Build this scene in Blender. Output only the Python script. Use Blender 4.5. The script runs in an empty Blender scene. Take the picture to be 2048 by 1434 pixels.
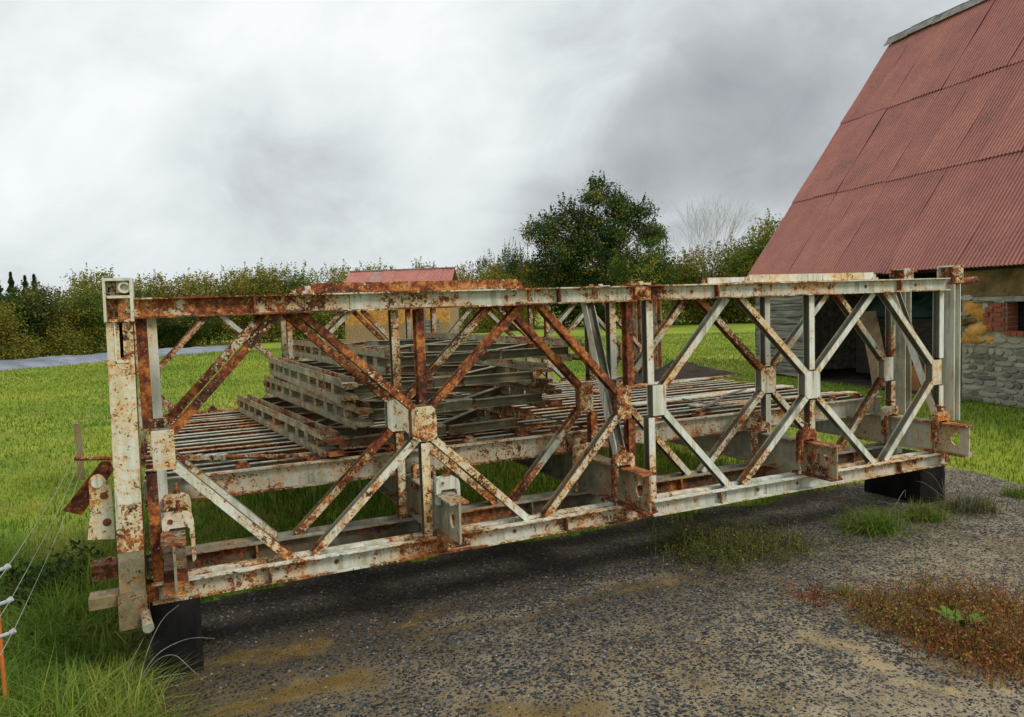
import bpy, math, random
import numpy as np
from mathutils import Vector, Matrix

R = math.radians
rng = np.random.default_rng(7)
random.seed(7)
sc = bpy.context.scene
col = sc.collection

# ------------------------------------------------------------------ camera
CAM = Vector((0.1823, -4.2531, 1.4506))
cr = Vector((0.90829633, -0.41690342, -0.03448646))
cu = Vector((0.06065909, 0.04969053, 0.99692092))
cf = Vector((0.41390609, 0.90759153, -0.0704227))
cam_data = bpy.data.cameras.new('camera')
cam_data.sensor_width = 36.0
cam_data.lens = 1517.63 / 2048 * 36.0
cam_data.clip_start = 0.05
cam_data.clip_end = 3000
cam = bpy.data.objects.new('camera', cam_data)
M = Matrix((cr, cu, -cf)).transposed().to_4x4()
M.translation = CAM
cam.matrix_world = M
col.objects.link(cam)
sc.camera = cam
GZ = -0.40                      # ground level; z = 0 is the underside of the bottom chord

# ------------------------------------------------------------------ exposure
vs = sc.view_settings
vs.view_transform = 'Standard'; vs.look = 'None'; vs.gamma = 1.0
vs.exposure = 0.30
vs.use_curve_mapping = False
sc.cycles.max_bounces = 4
sc.cycles.diffuse_bounces = 2
sc.cycles.glossy_bounces = 2
sc.cycles.transparent_max_bounces = 6

# ------------------------------------------------------------------ world: overcast sky
SUN_DIR = Vector((0.50, -0.72, 0.85)).normalized()      # direction towards the veiled sun
world = bpy.data.worlds.new('World'); sc.world = world; world.use_nodes = True
wt = world.node_tree; wt.nodes.clear()
def wn(t, **k):
    n = wt.nodes.new(t)
    for a, b in k.items(): setattr(n, a, b)
    return n
def wl(a, b): wt.links.new(a, b)
def wmath(op, a, b=None, c=None, clamp=False):
    n = wn('ShaderNodeMath', operation=op, use_clamp=clamp)
    for i, v in enumerate((a, b, c)):
        if v is None: continue
        if isinstance(v, (int, float)): n.inputs[i].default_value = v
        else: wl(v, n.inputs[i])
    return n.outputs[0]
tc = wn('ShaderNodeTexCoord')
dirn = wn('ShaderNodeVectorMath', operation='NORMALIZE'); wl(tc.outputs['Generated'], dirn.inputs[0])
sep = wn('ShaderNodeSeparateXYZ'); wl(dirn.outputs[0], sep.inputs[0])
zz = wmath('ADD', wmath('MAXIMUM', sep.outputs[2], 0.0), 0.22)
comb = wn('ShaderNodeCombineXYZ')
wl(wmath('DIVIDE', sep.outputs[0], zz), comb.inputs[0]); wl(wmath('DIVIDE', sep.outputs[1], zz), comb.inputs[1])
def wdot(v):
    n = wn('ShaderNodeVectorMath', operation='DOT_PRODUCT'); wl(dirn.outputs[0], n.inputs[0]); n.inputs[1].default_value = v; return n.outputs['Value']
tdir = (cr * .9 + cu * .38).normalized(); sdir = (cu * .9 - cr * .38).normalized()
def wnoise(scale, detail, rough, off, stretch=.5, dist=0.0):
    c = wn('ShaderNodeCombineXYZ'); wl(wmath('MULTIPLY', wdot(tdir), stretch), c.inputs[0]); wl(wdot(sdir), c.inputs[1]); wl(wdot(cf), c.inputs[2])
    mp = wn('ShaderNodeMapping'); wl(c.outputs[0], mp.inputs[0]); mp.inputs['Location'].default_value = off
    n = wn('ShaderNodeTexNoise'); wl(mp.outputs[0], n.inputs['Vector'])
    n.inputs['Scale'].default_value = scale; n.inputs['Detail'].default_value = detail; n.inputs['Roughness'].default_value = rough; n.inputs['Distortion'].default_value = dist
    return n.outputs['Fac']
big = wnoise(3.4, 3, 0.5, (3.1, 1.7, 0), .6, 0.3)
mid = wnoise(7.0, 6, 0.58, (7.7, 2.2, 0), .72, 0.5)
soft = wmath('ADD', wmath('MULTIPLY', big, 0.5), wmath('MULTIPLY', mid, 0.5))
val = wmath('MULTIPLY_ADD', wmath('SUBTRACT', soft, 0.5), 1.15, 0.75)
# banks of darker and lighter cloud, each round a direction in the sky: (direction, softness, amount)
def sky_dir(px, py):
    return (cf + cr * ((px - 1024) / 1517.63) - cu * ((py - 717) / 1517.63)).normalized()
warp = wn('ShaderNodeVectorMath', operation='SUBTRACT')
wnz = wn('ShaderNodeTexNoise'); wl(comb.outputs[0], wnz.inputs['Vector']); wnz.inputs['Scale'].default_value = 1.3; wnz.inputs['Detail'].default_value = 3
wl(wnz.outputs['Color'], warp.inputs[0]); warp.inputs[1].default_value = (0.5, 0.5, 0.5)
wsc = wn('ShaderNodeVectorMath', operation='SCALE'); wl(warp.outputs[0], wsc.inputs[0]); wsc.inputs['Scale'].default_value = 0.20
wad = wn('ShaderNodeVectorMath', operation='ADD'); wl(dirn.outputs[0], wad.inputs[0]); wl(wsc.outputs[0], wad.inputs[1])
for px, py, rad, amt in ((1080, 430, 110, -.20), (1250, 360, 150, -.31), (1450, 280, 200, -.27), (1750, 190, 260, -.17), (1560, 60, 260, -.04),
                         (500, 330, 150, -.15), (620, 380, 120, -.08), (400, 60, 420, .08), (800, 60, 260, .09), (1390, 400, 120, .14), (150, 250, 260, .05)):
    d = sky_dir(px, py); s = rad / 1517.63
    df = wn('ShaderNodeVectorMath', operation='DISTANCE'); wl(wad.outputs[0], df.inputs[0]); df.inputs[1].default_value = d
    g = wmath('POWER', 2.718, wmath('MULTIPLY', wmath('POWER', wmath('DIVIDE', df.outputs['Value'], s), 2.0), -1.0))
    val = wmath('MULTIPLY_ADD', g, amt, val)
ramp = wn('ShaderNodeValToRGB'); wl(val, ramp.inputs[0])
cre = ramp.color_ramp
cre.elements[0].position = 0.22; cre.elements[0].color = (0.27, 0.285, 0.305, 1)
cre.elements[1].position = 0.97; cre.elements[1].color = (0.80, 0.825, 0.83, 1)
e = cre.elements.new(0.5); e.color = (0.425, 0.448, 0.468, 1)
e = cre.elements.new(0.72); e.color = (0.62, 0.66, 0.672, 1)
sky = wn('ShaderNodeTexSky', sky_type='NISHITA'); sky.sun_disc = False
sky.sun_elevation = math.asin(SUN_DIR.z); sky.sun_rotation = math.atan2(SUN_DIR.x, SUN_DIR.y)
bg1 = wn('ShaderNodeBackground'); wl(sky.outputs[0], bg1.inputs[0]); bg1.inputs[1].default_value = 0.08
bg2 = wn('ShaderNodeBackground'); wl(ramp.outputs[0], bg2.inputs[0]); bg2.inputs[1].default_value = 1.0
wmix = wn('ShaderNodeMixShader'); wmix.inputs[0].default_value = 0.95
wl(bg1.outputs[0], wmix.inputs[1]); wl(bg2.outputs[0], wmix.inputs[2])
wo = wn('ShaderNodeOutputWorld'); wl(wmix.outputs[0], wo.inputs[0])

sd = bpy.data.lights.new('sun', 'SUN'); sd.energy = 1.5; sd.angle = R(14); sd.color = (1.0, 0.95, 0.88)
so = bpy.data.objects.new('sun', sd); so.rotation_euler = (-SUN_DIR).to_track_quat('-Z', 'Y').to_euler(); so.location = (-10, -10, 30)
col.objects.link(so)

# ------------------------------------------------------------------ helpers
class MB:
    """collects vertices and faces, then makes ONE mesh object"""
    def __init__(s): s.v = []; s.f = []; s.a = []; s.g = {}
    def add(s, vs, fs, a=0.0):
        o = len(s.v); s.v.extend([tuple(p) for p in vs]); s.f.extend([tuple(i + o for i in f) for f in fs])
        s.a.extend(a if isinstance(a, (list, tuple)) else [a] * len(vs)); return s
    def box(s, x0, x1, y0, y1, z0, z1, a=0.0):
        return s.add([(x, y, z) for z in (z0, z1) for y in (y0, y1) for x in (x0, x1)],
                     [(0, 2, 3, 1), (4, 5, 7, 6), (0, 1, 5, 4), (2, 6, 7, 3), (0, 4, 6, 2), (1, 3, 7, 5)], a)
    def obox(s, c, ax, ay, az, a=0.0):
        c, ax, ay, az = map(Vector, (c, ax, ay, az))
        return s.add([c + ax * i + ay * j + az * k for k in (-1, 1) for j in (-1, 1) for i in (-1, 1)],
                     [(0, 2, 3, 1), (4, 5, 7, 6), (0, 1, 5, 4), (2, 6, 7, 3), (0, 4, 6, 2), (1, 3, 7, 5)], a)
    def sweep(s, prof, A, B, up, n=1, att=None, cap=True, grime=None):
        """profile (u, v) carried from A to B; u is sideways, v is towards up"""
        A, B, up = Vector(A), Vector(B), Vector(up)
        t = (B - A).normalized(); side = t.cross(up).normalized(); v2 = side.cross(t)
        m = len(prof); vs = []; at = []
        for i in range(n + 1):
            q = A.lerp(B, i / n)
            for k, (u, v) in enumerate(prof):
                p = q + side * u + v2 * v; vs.append(p); at.append(att(p, k) if att else 0.0)
        fs = [(i * m + k, i * m + (k + 1) % m, (i + 1) * m + (k + 1) % m, (i + 1) * m + k) for i in range(n) for k in range(m)]
        if cap: fs += [tuple(reversed(range(m))), tuple(n * m + k for k in range(m))]
        if grime is not None: s.g.update({len(s.v) + i: grime[i % m] for i in range(len(vs))})
        return s.add(vs, fs, at)
    def tube(s, pts, rad, seg=8, cap=True, a=0.0):
        pts = [Vector(p) for p in pts]; n = len(pts)
        rr = rad if isinstance(rad, (list, tuple)) else [rad] * n
        vs = []; ref = Vector((0, 0, 1))
        for i, p in enumerate(pts):
            t = (pts[min(i + 1, n - 1)] - pts[max(i - 1, 0)])
            t = t.normalized() if t.length > 1e-9 else Vector((0, 0, 1))
            rf = ref if abs(t.z) < 0.95 else Vector((1, 0, 0))
            u = t.cross(rf).normalized(); w = u.cross(t)
            for k in range(seg):
                an = 2 * math.pi * k / seg; vs.append(p + (u * math.cos(an) + w * math.sin(an)) * rr[i])
        fs = [(i * seg + k, i * seg + (k + 1) % seg, (i + 1) * seg + (k + 1) % seg, (i + 1) * seg + k) for i in range(n - 1) for k in range(seg)]
        if cap: fs += [tuple(reversed(range(seg))), tuple((n - 1) * seg + k for k in range(seg))]
        return s.add(vs, fs, a)
    def mesh(s, name, mat, smooth=False):
        me = bpy.data.meshes.new(name); me.from_pydata(s.v, [], s.f)
        if any(s.a):
            at = me.attributes.new('rust_v', 'FLOAT', 'POINT'); at.data.foreach_set('value', np.array(s.a, dtype=np.float32))
        if s.g:
            ga = np.zeros(len(s.v), dtype=np.float32)
            for i, v in s.g.items(): ga[i] = v
            at = me.attributes.new('shade_grime_v', 'FLOAT', 'POINT'); at.data.foreach_set('value', ga)
        if mat: me.materials.append(mat)
        if smooth: me.polygons.foreach_set('use_smooth', [True] * len(me.polygons))
        me.validate(); me.update(); return me
    def build(s, name, mat, parent=None, smooth=False, **kw):
        return link(name, s.mesh(name, mat, smooth), parent, **kw)

def link(name, me, parent=None, **kw):
    o = bpy.data.objects.new(name, me); col.objects.link(o)
    if parent: o.parent = parent
    for k, v in kw.items(): o[k] = v
    return o
def empty(name, loc=(0, 0, 0), parent=None, **kw):
    o = bpy.data.objects.new(name, None); o.empty_display_size = 0.1; o.location = loc; col.objects.link(o)
    if parent: o.parent = parent
    for k, v in kw.items(): o[k] = v
    return o
def tag(o, label, cat, group=None):
    o['label'] = label; o['category'] = cat
    if group: o['group'] = group
    return o
def Ibeam(b, h, tf=.008, tw=.006):
    b2, h2, w2 = b / 2, h / 2, tw / 2
    return [(-b2, -h2), (b2, -h2), (b2, -h2 + tf), (w2, -h2 + tf), (w2, h2 - tf), (b2, h2 - tf), (b2, h2), (-b2, h2), (-b2, h2 - tf), (-w2, h2 - tf), (-w2, -h2 + tf), (-b2, -h2 + tf)]
IG = [0, 0, .7, 1, 1, 1, .15, .15, 1, 1, 1, .7]      # dirt and painted-in shade in the hollows of an I section
def mesh_np(name, verts, faces4=None, faces3=None, mat=None, colors=None, smooth=False):
    """fast mesh from numpy arrays of quads and triangles"""
    me = bpy.data.meshes.new(name)
    f4 = np.zeros((0, 4), int) if faces4 is None else np.asarray(faces4)
    f3 = np.zeros((0, 3), int) if faces3 is None else np.asarray(faces3)
    me.vertices.add(len(verts)); me.vertices.foreach_set('co', np.asarray(verts, dtype=np.float32).ravel())
    nl = f4.size + f3.size
    me.loops.add(nl); me.loops.foreach_set('vertex_index', np.concatenate([f4.ravel(), f3.ravel()]).astype(np.int32))
    me.polygons.add(len(f4) + len(f3))
    st = np.concatenate([np.arange(len(f4)) * 4, f4.size + np.arange(len(f3)) * 3]).astype(np.int32)
    me.polygons.foreach_set('loop_start', st)
    if smooth: me.polygons.foreach_set('use_smooth', np.ones(len(st), dtype=bool))
    if colors is not None:
        ca = me.attributes.new('Col', 'FLOAT_COLOR', 'POINT')
        c = np.ones((len(verts), 4), dtype=np.float32); c[:, :3] = colors; ca.data.foreach_set('color', c.ravel())
    if mat: me.materials.append(mat)
    me.update(calc_edges=True); me.validate(); return me
_P = np.random.default_rng(3).random((64, 64))
def vnoise(x, y, s=1.0):
    x = np.asarray(x, float) * s; y = np.asarray(y, float) * s
    xi = np.floor(x).astype(int); yi = np.floor(y).astype(int); fx = x - xi; fy = y - yi
    fx = fx * fx * (3 - 2 * fx); fy = fy * fy * (3 - 2 * fy)
    g = lambda a, b: _P[a % 64, b % 64]
    return (g(xi, yi) * (1 - fx) + g(xi + 1, yi) * fx) * (1 - fy) + (g(xi, yi + 1) * (1 - fx) + g(xi + 1, yi + 1) * fx) * fy
def fbm(x, y, s=1.0, o=4):
    return sum(vnoise(np.asarray(x) + 17 * i, np.asarray(y) - 9 * i, s * 2 ** i) * 0.5 ** i for i in range(o)) / (2 - 0.5 ** (o - 1))

# ------------------------------------------------------------------ materials
class Mat:
    def __init__(s, name):
        s.m = bpy.data.materials.new(name); s.m.use_nodes = True; s.t = s.m.node_tree; s.t.nodes.clear()
        s.out = s.n('ShaderNodeOutputMaterial'); s.b = s.n('ShaderNodeBsdfPrincipled'); s.l(s.b.outputs[0], s.out.inputs[0])
        s.b.inputs['Roughness'].default_value = 0.8; s.b.inputs['Specular IOR Level'].default_value = 0.25
    def n(s, t, **k):
        x = s.t.nodes.new(t)
        for a, b in k.items(): setattr(x, a, b)
        return x
    def l(s, a, b): s.t.links.new(a, b)
    def set(s, sock, v):
        if isinstance(v, (int, float)): sock.default_value = v
        elif isinstance(v, (tuple, list)): sock.default_value = tuple(v) + ((1,) if len(v) == 3 and sock.type == 'RGBA' else ())
        else: s.l(v, sock)
    def math(s, op, a, b=None, c=None, clamp=False):
        x = s.n('ShaderNodeMath', operation=op, use_clamp=clamp)
        for i, v in enumerate((a, b, c)):
            if v is not None: s.set(x.inputs[i], v)
        return x.outputs[0]
    def obj(s, rand=True):
        t = s.n('ShaderNodeTexCoord'); v = t.outputs['Object']
        if rand:
            i = s.n('ShaderNodeObjectInfo'); a = s.n('ShaderNodeVectorMath', operation='MULTIPLY_ADD')
            c = s.n('ShaderNodeCombineXYZ'); 
            for k in range(3): s.l(i.outputs['Random'], c.inputs[k])
            s.l(c.outputs[0], a.inputs[0]); a.inputs[1].default_value = (37.0, 61.0, 23.0); s.l(v, a.inputs[2]); v = a.outputs[0]
        return v
    def map(s, v, scale=(1, 1, 1), rot=(0, 0, 0), loc=(0, 0, 0)):
        m = s.n('ShaderNodeMapping'); s.l(v, m.inputs[0]); m.inputs['Scale'].default_value = scale; m.inputs['Rotation'].default_value = rot; m.inputs['Location'].default_value = loc
        return m.outputs[0]
    def noise(s, v, scale, detail=4, rough=0.55, dist=0.0, colr=False):
        x = s.n('ShaderNodeTexNoise'); s.l(v, x.inputs['Vector']); x.inputs['Scale'].default_value = scale; x.inputs['Detail'].default_value = detail
        x.inputs['Roughness'].default_value = rough; x.inputs['Distortion'].default_value = dist
        return x.outputs['Color' if colr else 'Fac']
    def voro(s, v, scale, feature='F1', out='Distance'):
        x = s.n('ShaderNodeTexVoronoi', feature=feature); s.l(v, x.inputs['Vector']); x.inputs['Scale'].default_value = scale
        return x.outputs[out]
    def step(s, v, a, b):
        x = s.n('ShaderNodeMapRange', interpolation_type='SMOOTHSTEP'); s.set(x.inputs[0], v); s.set(x.inputs[1], a); s.set(x.inputs[2], b); return x.outputs[0]
    def mix(s, f, a, b, mode='MIX'):
        x = s.n('ShaderNodeMix', data_type='RGBA', blend_type=mode); s.set(x.inputs[0], f); s.set(x.inputs[6], a); s.set(x.inputs[7], b); return x.outputs[2]
    def ramp(s, f, stops):
        x = s.n('ShaderNodeValToRGB'); s.l(f, x.inputs[0]); r = x.color_ramp
        r.elements[0].position = stops[0][0]; r.elements[0].color = tuple(stops[0][1]) + (1,)
        r.elements[1].position = stops[-1][0]; r.elements[1].color = tuple(stops[-1][1]) + (1,)
        for p, c in stops[1:-1]: q = r.elements.new(p); q.color = tuple(c) + (1,)
        return x.outputs[0]
    def attr(s, name, typ='OBJECT', out='Fac'):
        x = s.n('ShaderNodeAttribute', attribute_type=typ, attribute_name=name); return x.outputs[out]
    def bump(s, h, strength=0.3, dist=0.01):
        x = s.n('ShaderNodeBump'); x.inputs['Strength'].default_value = strength; x.inputs['Distance'].default_value = dist; s.l(h, x.inputs['Height']); s.l(x.outputs[0], s.b.inputs['Normal'])
    def base(s, c): s.set(s.b.inputs['Base Color'], c)
    def rough(s, r): s.set(s.b.inputs['Roughness'], r)

def make_painted_steel():
    """old cream-white bridge paint flaking off rusty steel; how far gone is set per piece by its 'rust' and 'moss' values"""
    m = Mat('flaking_painted_steel'); v = m.obj()
    rust = m.math('ADD', m.attr('rust'), m.attr('rust_v', 'GEOMETRY'))
    moss = m.attr('moss'); grime = m.math('ADD', m.attr('shade_grime_v', 'GEOMETRY'), m.attr('dirt'), clamp=True)
    n1 = m.noise(v, 1.9, 3, 0.6); n2 = m.noise(v, 24, 5, 0.72, 0.3); n3 = m.noise(v, 85, 2, 0.65)
    n4 = m.noise(m.map(v, (1, 1, .45), loc=(5, 9, 2)), 34, 4, 0.72)
    mm = m.math('ADD', m.math('MULTIPLY', n1, 0.38), m.math('ADD', m.math('MULTIPLY', n2, 0.38), m.math('MULTIPLY', n3, 0.24)))
    thr = m.math('MULTIPLY_ADD', rust, -0.255, 0.635)
    flake = m.step(mm, m.math('ADD', thr, -0.022), m.math('ADD', thr, 0.016))
    stain = m.step(m.math('ADD', m.math('MULTIPLY', n1, .7), m.math('MULTIPLY', n2, .3)), m.math('ADD', thr, -0.125), m.math('ADD', thr, 0.03))
    # fine specks where rust breaks through the film
    t4 = m.math('MULTIPLY_ADD', rust, -0.12, 0.672)
    speck = m.step(m.math('ADD', m.math('MULTIPLY', n4, 0.8), m.math('MULTIPLY', n1, 0.2)), m.math('ADD', t4, -0.01), m.math('ADD', t4, 0.012))
    flake = m.math('MAXIMUM', flake, m.math('MULTIPLY', speck, 0.9))
    # paint that still clings inside the rusted areas
    n5 = m.noise(v, 43, 4, 0.72)
    cling = m.step(n5, 0.60, 0.64)
    flake = m.math('MULTIPLY', flake, m.math('MULTIPLY_ADD', cling, -0.40, 1.0))
    # rust tones
    nr = m.noise(v, 30, 4, 0.7); nr1 = m.noise(v, 5, 2, 0.55)
    rt = m.math('ADD', m.math('MULTIPLY', nr, 0.55), m.math('MULTIPLY', nr1, 0.45))
    rustc = m.ramp(rt, [(0.36, (0.030, 0.015, 0.010)), (0.44, (0.10, 0.032, 0.017)), (0.51, (0.22, 0.058, 0.021)), (0.57, (0.43, 0.145, 0.032)), (0.66, (0.58, 0.27, 0.07))])
    # paint tones
    st = m.noise(m.map(v, (9, 9, 0.8)), 1.9, 3, 0.65)
    paint = m.ramp(m.math('ADD', m.math('MULTIPLY', n1, 0.45), m.math('MULTIPLY', st, 0.55)), [(0.33, (0.30, 0.30, 0.19)), (0.42, (0.55, 0.565, 0.45)), (0.52, (0.73, 0.74, 0.655)), (0.70, (0.74, 0.79, 0.765))])
    mossc = m.ramp(m.noise(v, 9, 4, 0.7), [(0.33, (0.040, 0.038, 0.020)), (0.46, (0.15, 0.125, 0.058)), (0.57, (0.31, 0.265, 0.14)), (0.69, (0.50, 0.47, 0.36))])
    paint = m.mix(moss, paint, mossc)
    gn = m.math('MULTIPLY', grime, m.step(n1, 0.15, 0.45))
    stc = m.ramp(nr, [(0.38, (0.58, 0.50, 0.27)), (0.48, (0.70, 0.47, 0.15)), (0.60, (0.62, 0.28, 0.055))])
    c = m.mix(m.math('MULTIPLY', stain, m.math('MULTIPLY_ADD', moss, -0.6, 0.85)), paint, stc)
    c = m.mix(m.math('MULTIPLY', gn, 0.90), c, m.mix(n2, (0.030, 0.028, 0.018), (0.125, 0.115, 0.064)))  # hollows and side faces go dark: dirt plus shade put into the colour
    # drip marks
    drip = m.step(m.noise(m.map(v, (16, 16, 1.1), loc=(3, 1, 7)), 1.7, 3, 0.7), 0.58, 0.68)
    c = m.mix(m.math('MULTIPLY', drip, 0.60), c, m.mix(m.step(nr1, .42, .58), (0.11, 0.085, 0.045), (0.40, 0.19, 0.05)))
    c = m.mix(flake, c, rustc)
    pits = m.step(m.math('SUBTRACT', 1.0, n5), m.math('MULTIPLY_ADD', rust, -.03, 0.665), m.math('MULTIPLY_ADD', rust, -.03, 0.685))
    c = m.mix(m.math('MULTIPLY', pits, 0.7), c, (0.035, 0.022, 0.014))
    m.base(c); m.rough(m.math('MULTIPLY_ADD', flake, 0.22, 0.6))
    h = m.math('ADD', m.math('MULTIPLY', flake, -0.6), m.math('MULTIPLY', n3, 0.5))
    m.bump(m.math('ADD', h, m.math('MULTIPLY', pits, -0.6)), 0.6, 0.004)
    return m.m
STEEL = make_painted_steel()

def simple(name, c0, c1, scale=6, rough=0.8, bump=0.2, detail=5, stretch=(1, 1, 1), rand=True, bd=0.01, spec=0.25):
    m = Mat(name); v = m.map(m.obj(rand), stretch); n = m.noise(v, scale, detail, 0.62)
    m.base(m.ramp(n, [(0.33, c0), (0.68, c1)])); m.rough(rough); m.b.inputs['Specular IOR Level'].default_value = spec
    if bump: m.bump(n, bump, bd)
    return m.m

def vcol_mat(name, rough=0.7, trans=0.25, spec=0.2):
    """leaves and blades: each has its own colour, thin enough to let a little light through"""
    m = Mat(name); a = m.attr('Col', 'GEOMETRY', 'Color')
    m.base(a); m.rough(rough); m.b.inputs['Specular IOR Level'].default_value = spec
    t = m.n('ShaderNodeBsdfTranslucent'); m.l(a, t.inputs[0])
    x = m.n('ShaderNodeMixShader'); x.inputs[0].default_value = trans
    m.l(m.b.outputs[0], x.inputs[1]); m.l(t.outputs[0], x.inputs[2]); m.l(x.outputs[0], m.out.inputs[0])
    return m.m
LEAF = vcol_mat('leaf', 0.65, 0.38)
BLADE = vcol_mat('grass_blade', 0.6, 0.3)

def make_field():
    m = Mat('meadow'); v = m.obj(False)
    n1 = m.noise(v, 0.22, 4, 0.6); n2 = m.noise(v, 1.6, 6, 0.65); n3 = m.noise(v, 14, 5, 0.7)
    f = m.math('ADD', m.math('MULTIPLY', n1, 0.5), m.math('ADD', m.math('MULTIPLY', n2, 0.3), m.math('MULTIPLY', n3, 0.2)))
    c = m.ramp(f, [(0.36, (0.10, 0.165, 0.016)), (0.46, (0.18, 0.255, 0.022)), (0.55, (0.27, 0.32, 0.028)), (0.64, (0.39, 0.33, 0.06))])
    m.base(c); m.rough(0.95); m.bump(m.math('ADD', n2, m.math('MULTIPLY', n3, 0.5)), 0.6, 0.08)
    return m.m
FIELD = make_field()

def make_yard():
    """worn chipping-dressed yard: dark stone chips in tan grit; mesh values 'sand' and 'moss' say where dirt and moss lie"""
    m = Mat('chipping_yard'); v = m.obj(False)
    vw = m.n('ShaderNodeVectorMath', operation='ADD'); m.l(v, vw.inputs[0])
    dn = m.n('ShaderNodeVectorMath', operation='SCALE'); m.l(m.noise(v, 30, 2, 0.5, 0, True), dn.inputs[0]); dn.inputs['Scale'].default_value = 0.03
    m.l(dn.outputs[0], vw.inputs[1]); vv = vw.outputs[0]
    d = m.voro(vv, 56); dc = m.voro(vv, 56, 'F1', 'Color')
    sp = m.n('ShaderNodeSeparateColor'); m.l(dc, sp.inputs[0])
    sand = m.attr('sand', 'GEOMETRY'); ms = m.attr('mossy', 'GEOMETRY')
    n1 = m.noise(v, 0.9, 5, 0.6); n2 = m.noise(v, 5, 5, 0.65); n3 = m.noise(v, 120, 3, 0.6)
    grit = m.math('ADD', m.math('MULTIPLY', m.math('SUBTRACT', n1, 0.5), 0.55), m.math('MULTIPLY', m.math('SUBTRACT', n2, 0.5), 0.75))
    grit = m.math('ADD', grit, m.math('MULTIPLY', sand, 0.8))
    lim = m.math('MULTIPLY_ADD', grit, -0.55, 0.50)
    lim = m.math('ADD', lim, m.math('MULTIPLY', m.math('SUBTRACT', sp.outputs[0], 0.5), 0.42))
    gm = m.step(d, m.math('ADD', lim, -0.06), m.math('ADD', lim, 0.05))
    chip = m.ramp(sp.outputs[1], [(0.05, (0.013, 0.015, 0.018)), (0.5, (0.040, 0.045, 0.051)), (0.86, (0.085, 0.090, 0.095)), (0.97, (0.24, 0.23, 0.21))])
    gritc = m.ramp(m.math('ADD', m.math('MULTIPLY', n2, 0.5), m.math('MULTIPLY', n3, 0.5)), [(0.35, (0.115, 0.085, 0.044)), (0.5, (0.25, 0.205, 0.13)), (0.66, (0.44, 0.365, 0.24))])
    mossc = m.ramp(n3, [(0.35, (0.075, 0.050, 0.012)), (0.65, (0.215, 0.130, 0.030))])
    gritc = m.mix(ms, gritc, mossc)
    gritc = m.mix(m.attr('damp', 'GEOMETRY'), gritc, m.mix(n3, (0.030, 0.022, 0.012), (0.095, 0.068, 0.034)))
    c = m.mix(gm, chip, gritc)
    sandc = m.ramp(n3, [(0.35, (0.30, 0.22, 0.11)), (0.65, (0.46, 0.35, 0.19))])
    c = m.mix(m.step(m.math('ADD', sand, m.math('MULTIPLY', m.math('SUBTRACT', n2, 0.5), 1.5)), 0.55, 1.0), c, m.mix(ms, sandc, mossc))
    m.base(c); m.rough(m.math('MULTIPLY_ADD', gm, 0.3, 0.55))
    m.bump(m.math('ADD', m.math('MULTIPLY', m.math('SUBTRACT', 1.0, d), m.math('SUBTRACT', 1.0, m.math('MULTIPLY', gm, 0.7))), m.math('MULTIPLY', n3, 0.2)), 0.8, 0.012)
    return m.m
YARD = make_yard()

def make_roof_sheet():
    m = Mat('rusty_red_corrugated_iron'); v = m.obj()
    tint = m.attr('tint')
    n1 = m.noise(m.map(v, (1.0, 1.0, 0.25)), 1.6, 5, 0.6); n2 = m.noise(m.map(v, (9, 9, 0.7)), 2.0, 3, 0.65); n3 = m.noise(v, 40, 2, 0.6)
    f = m.math('ADD', m.math('MULTIPLY', n1, 0.45), m.math('ADD', m.math('MULTIPLY', n2, 0.35), m.math('MULTIPLY', n3, 0.2)))
    f = m.math('ADD', f, m.math('MULTIPLY', m.math('SUBTRACT', tint, 0.5), 0.15))
    c = m.ramp(f, [(0.35, (0.17, 0.055, 0.046)), (0.44, (0.34, 0.098, 0.082)), (0.53, (0.45, 0.13, 0.105)), (0.62, (0.54, 0.20, 0.125))])
    bare = m.step(m.math('ADD', m.math('MULTIPLY', n1, 0.6), m.math('MULTIPLY', n3, 0.4)), m.math('MULTIPLY_ADD', m.attr('bare'), -0.3, 0.66), m.math('MULTIPLY_ADD', m.attr('bare'), -0.3, 0.72))
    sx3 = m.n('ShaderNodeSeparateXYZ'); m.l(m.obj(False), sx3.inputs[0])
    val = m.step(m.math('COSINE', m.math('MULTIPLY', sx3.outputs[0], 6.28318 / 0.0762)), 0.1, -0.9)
    c = m.mix(m.math('MULTIPLY', val, 0.70), m.mix(m.math('MULTIPLY', m.math('SUBTRACT', 1.0, val), .35), c, (0.62, 0.34, 0.28)), (0.14, 0.038, 0.028))       # silt and deep rust in the valleys, deepened as shade; highlight painted on crests
    c = m.mix(m.math('MULTIPLY', bare, 0.8), c, (0.30, 0.29, 0.28))
    m.base(c); m.rough(0.55); m.b.inputs['Specular IOR Level'].default_value = 0.35; m.bump(n3, 0.15, 0.004)
    return m.m
ROOF = make_roof_sheet()

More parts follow.
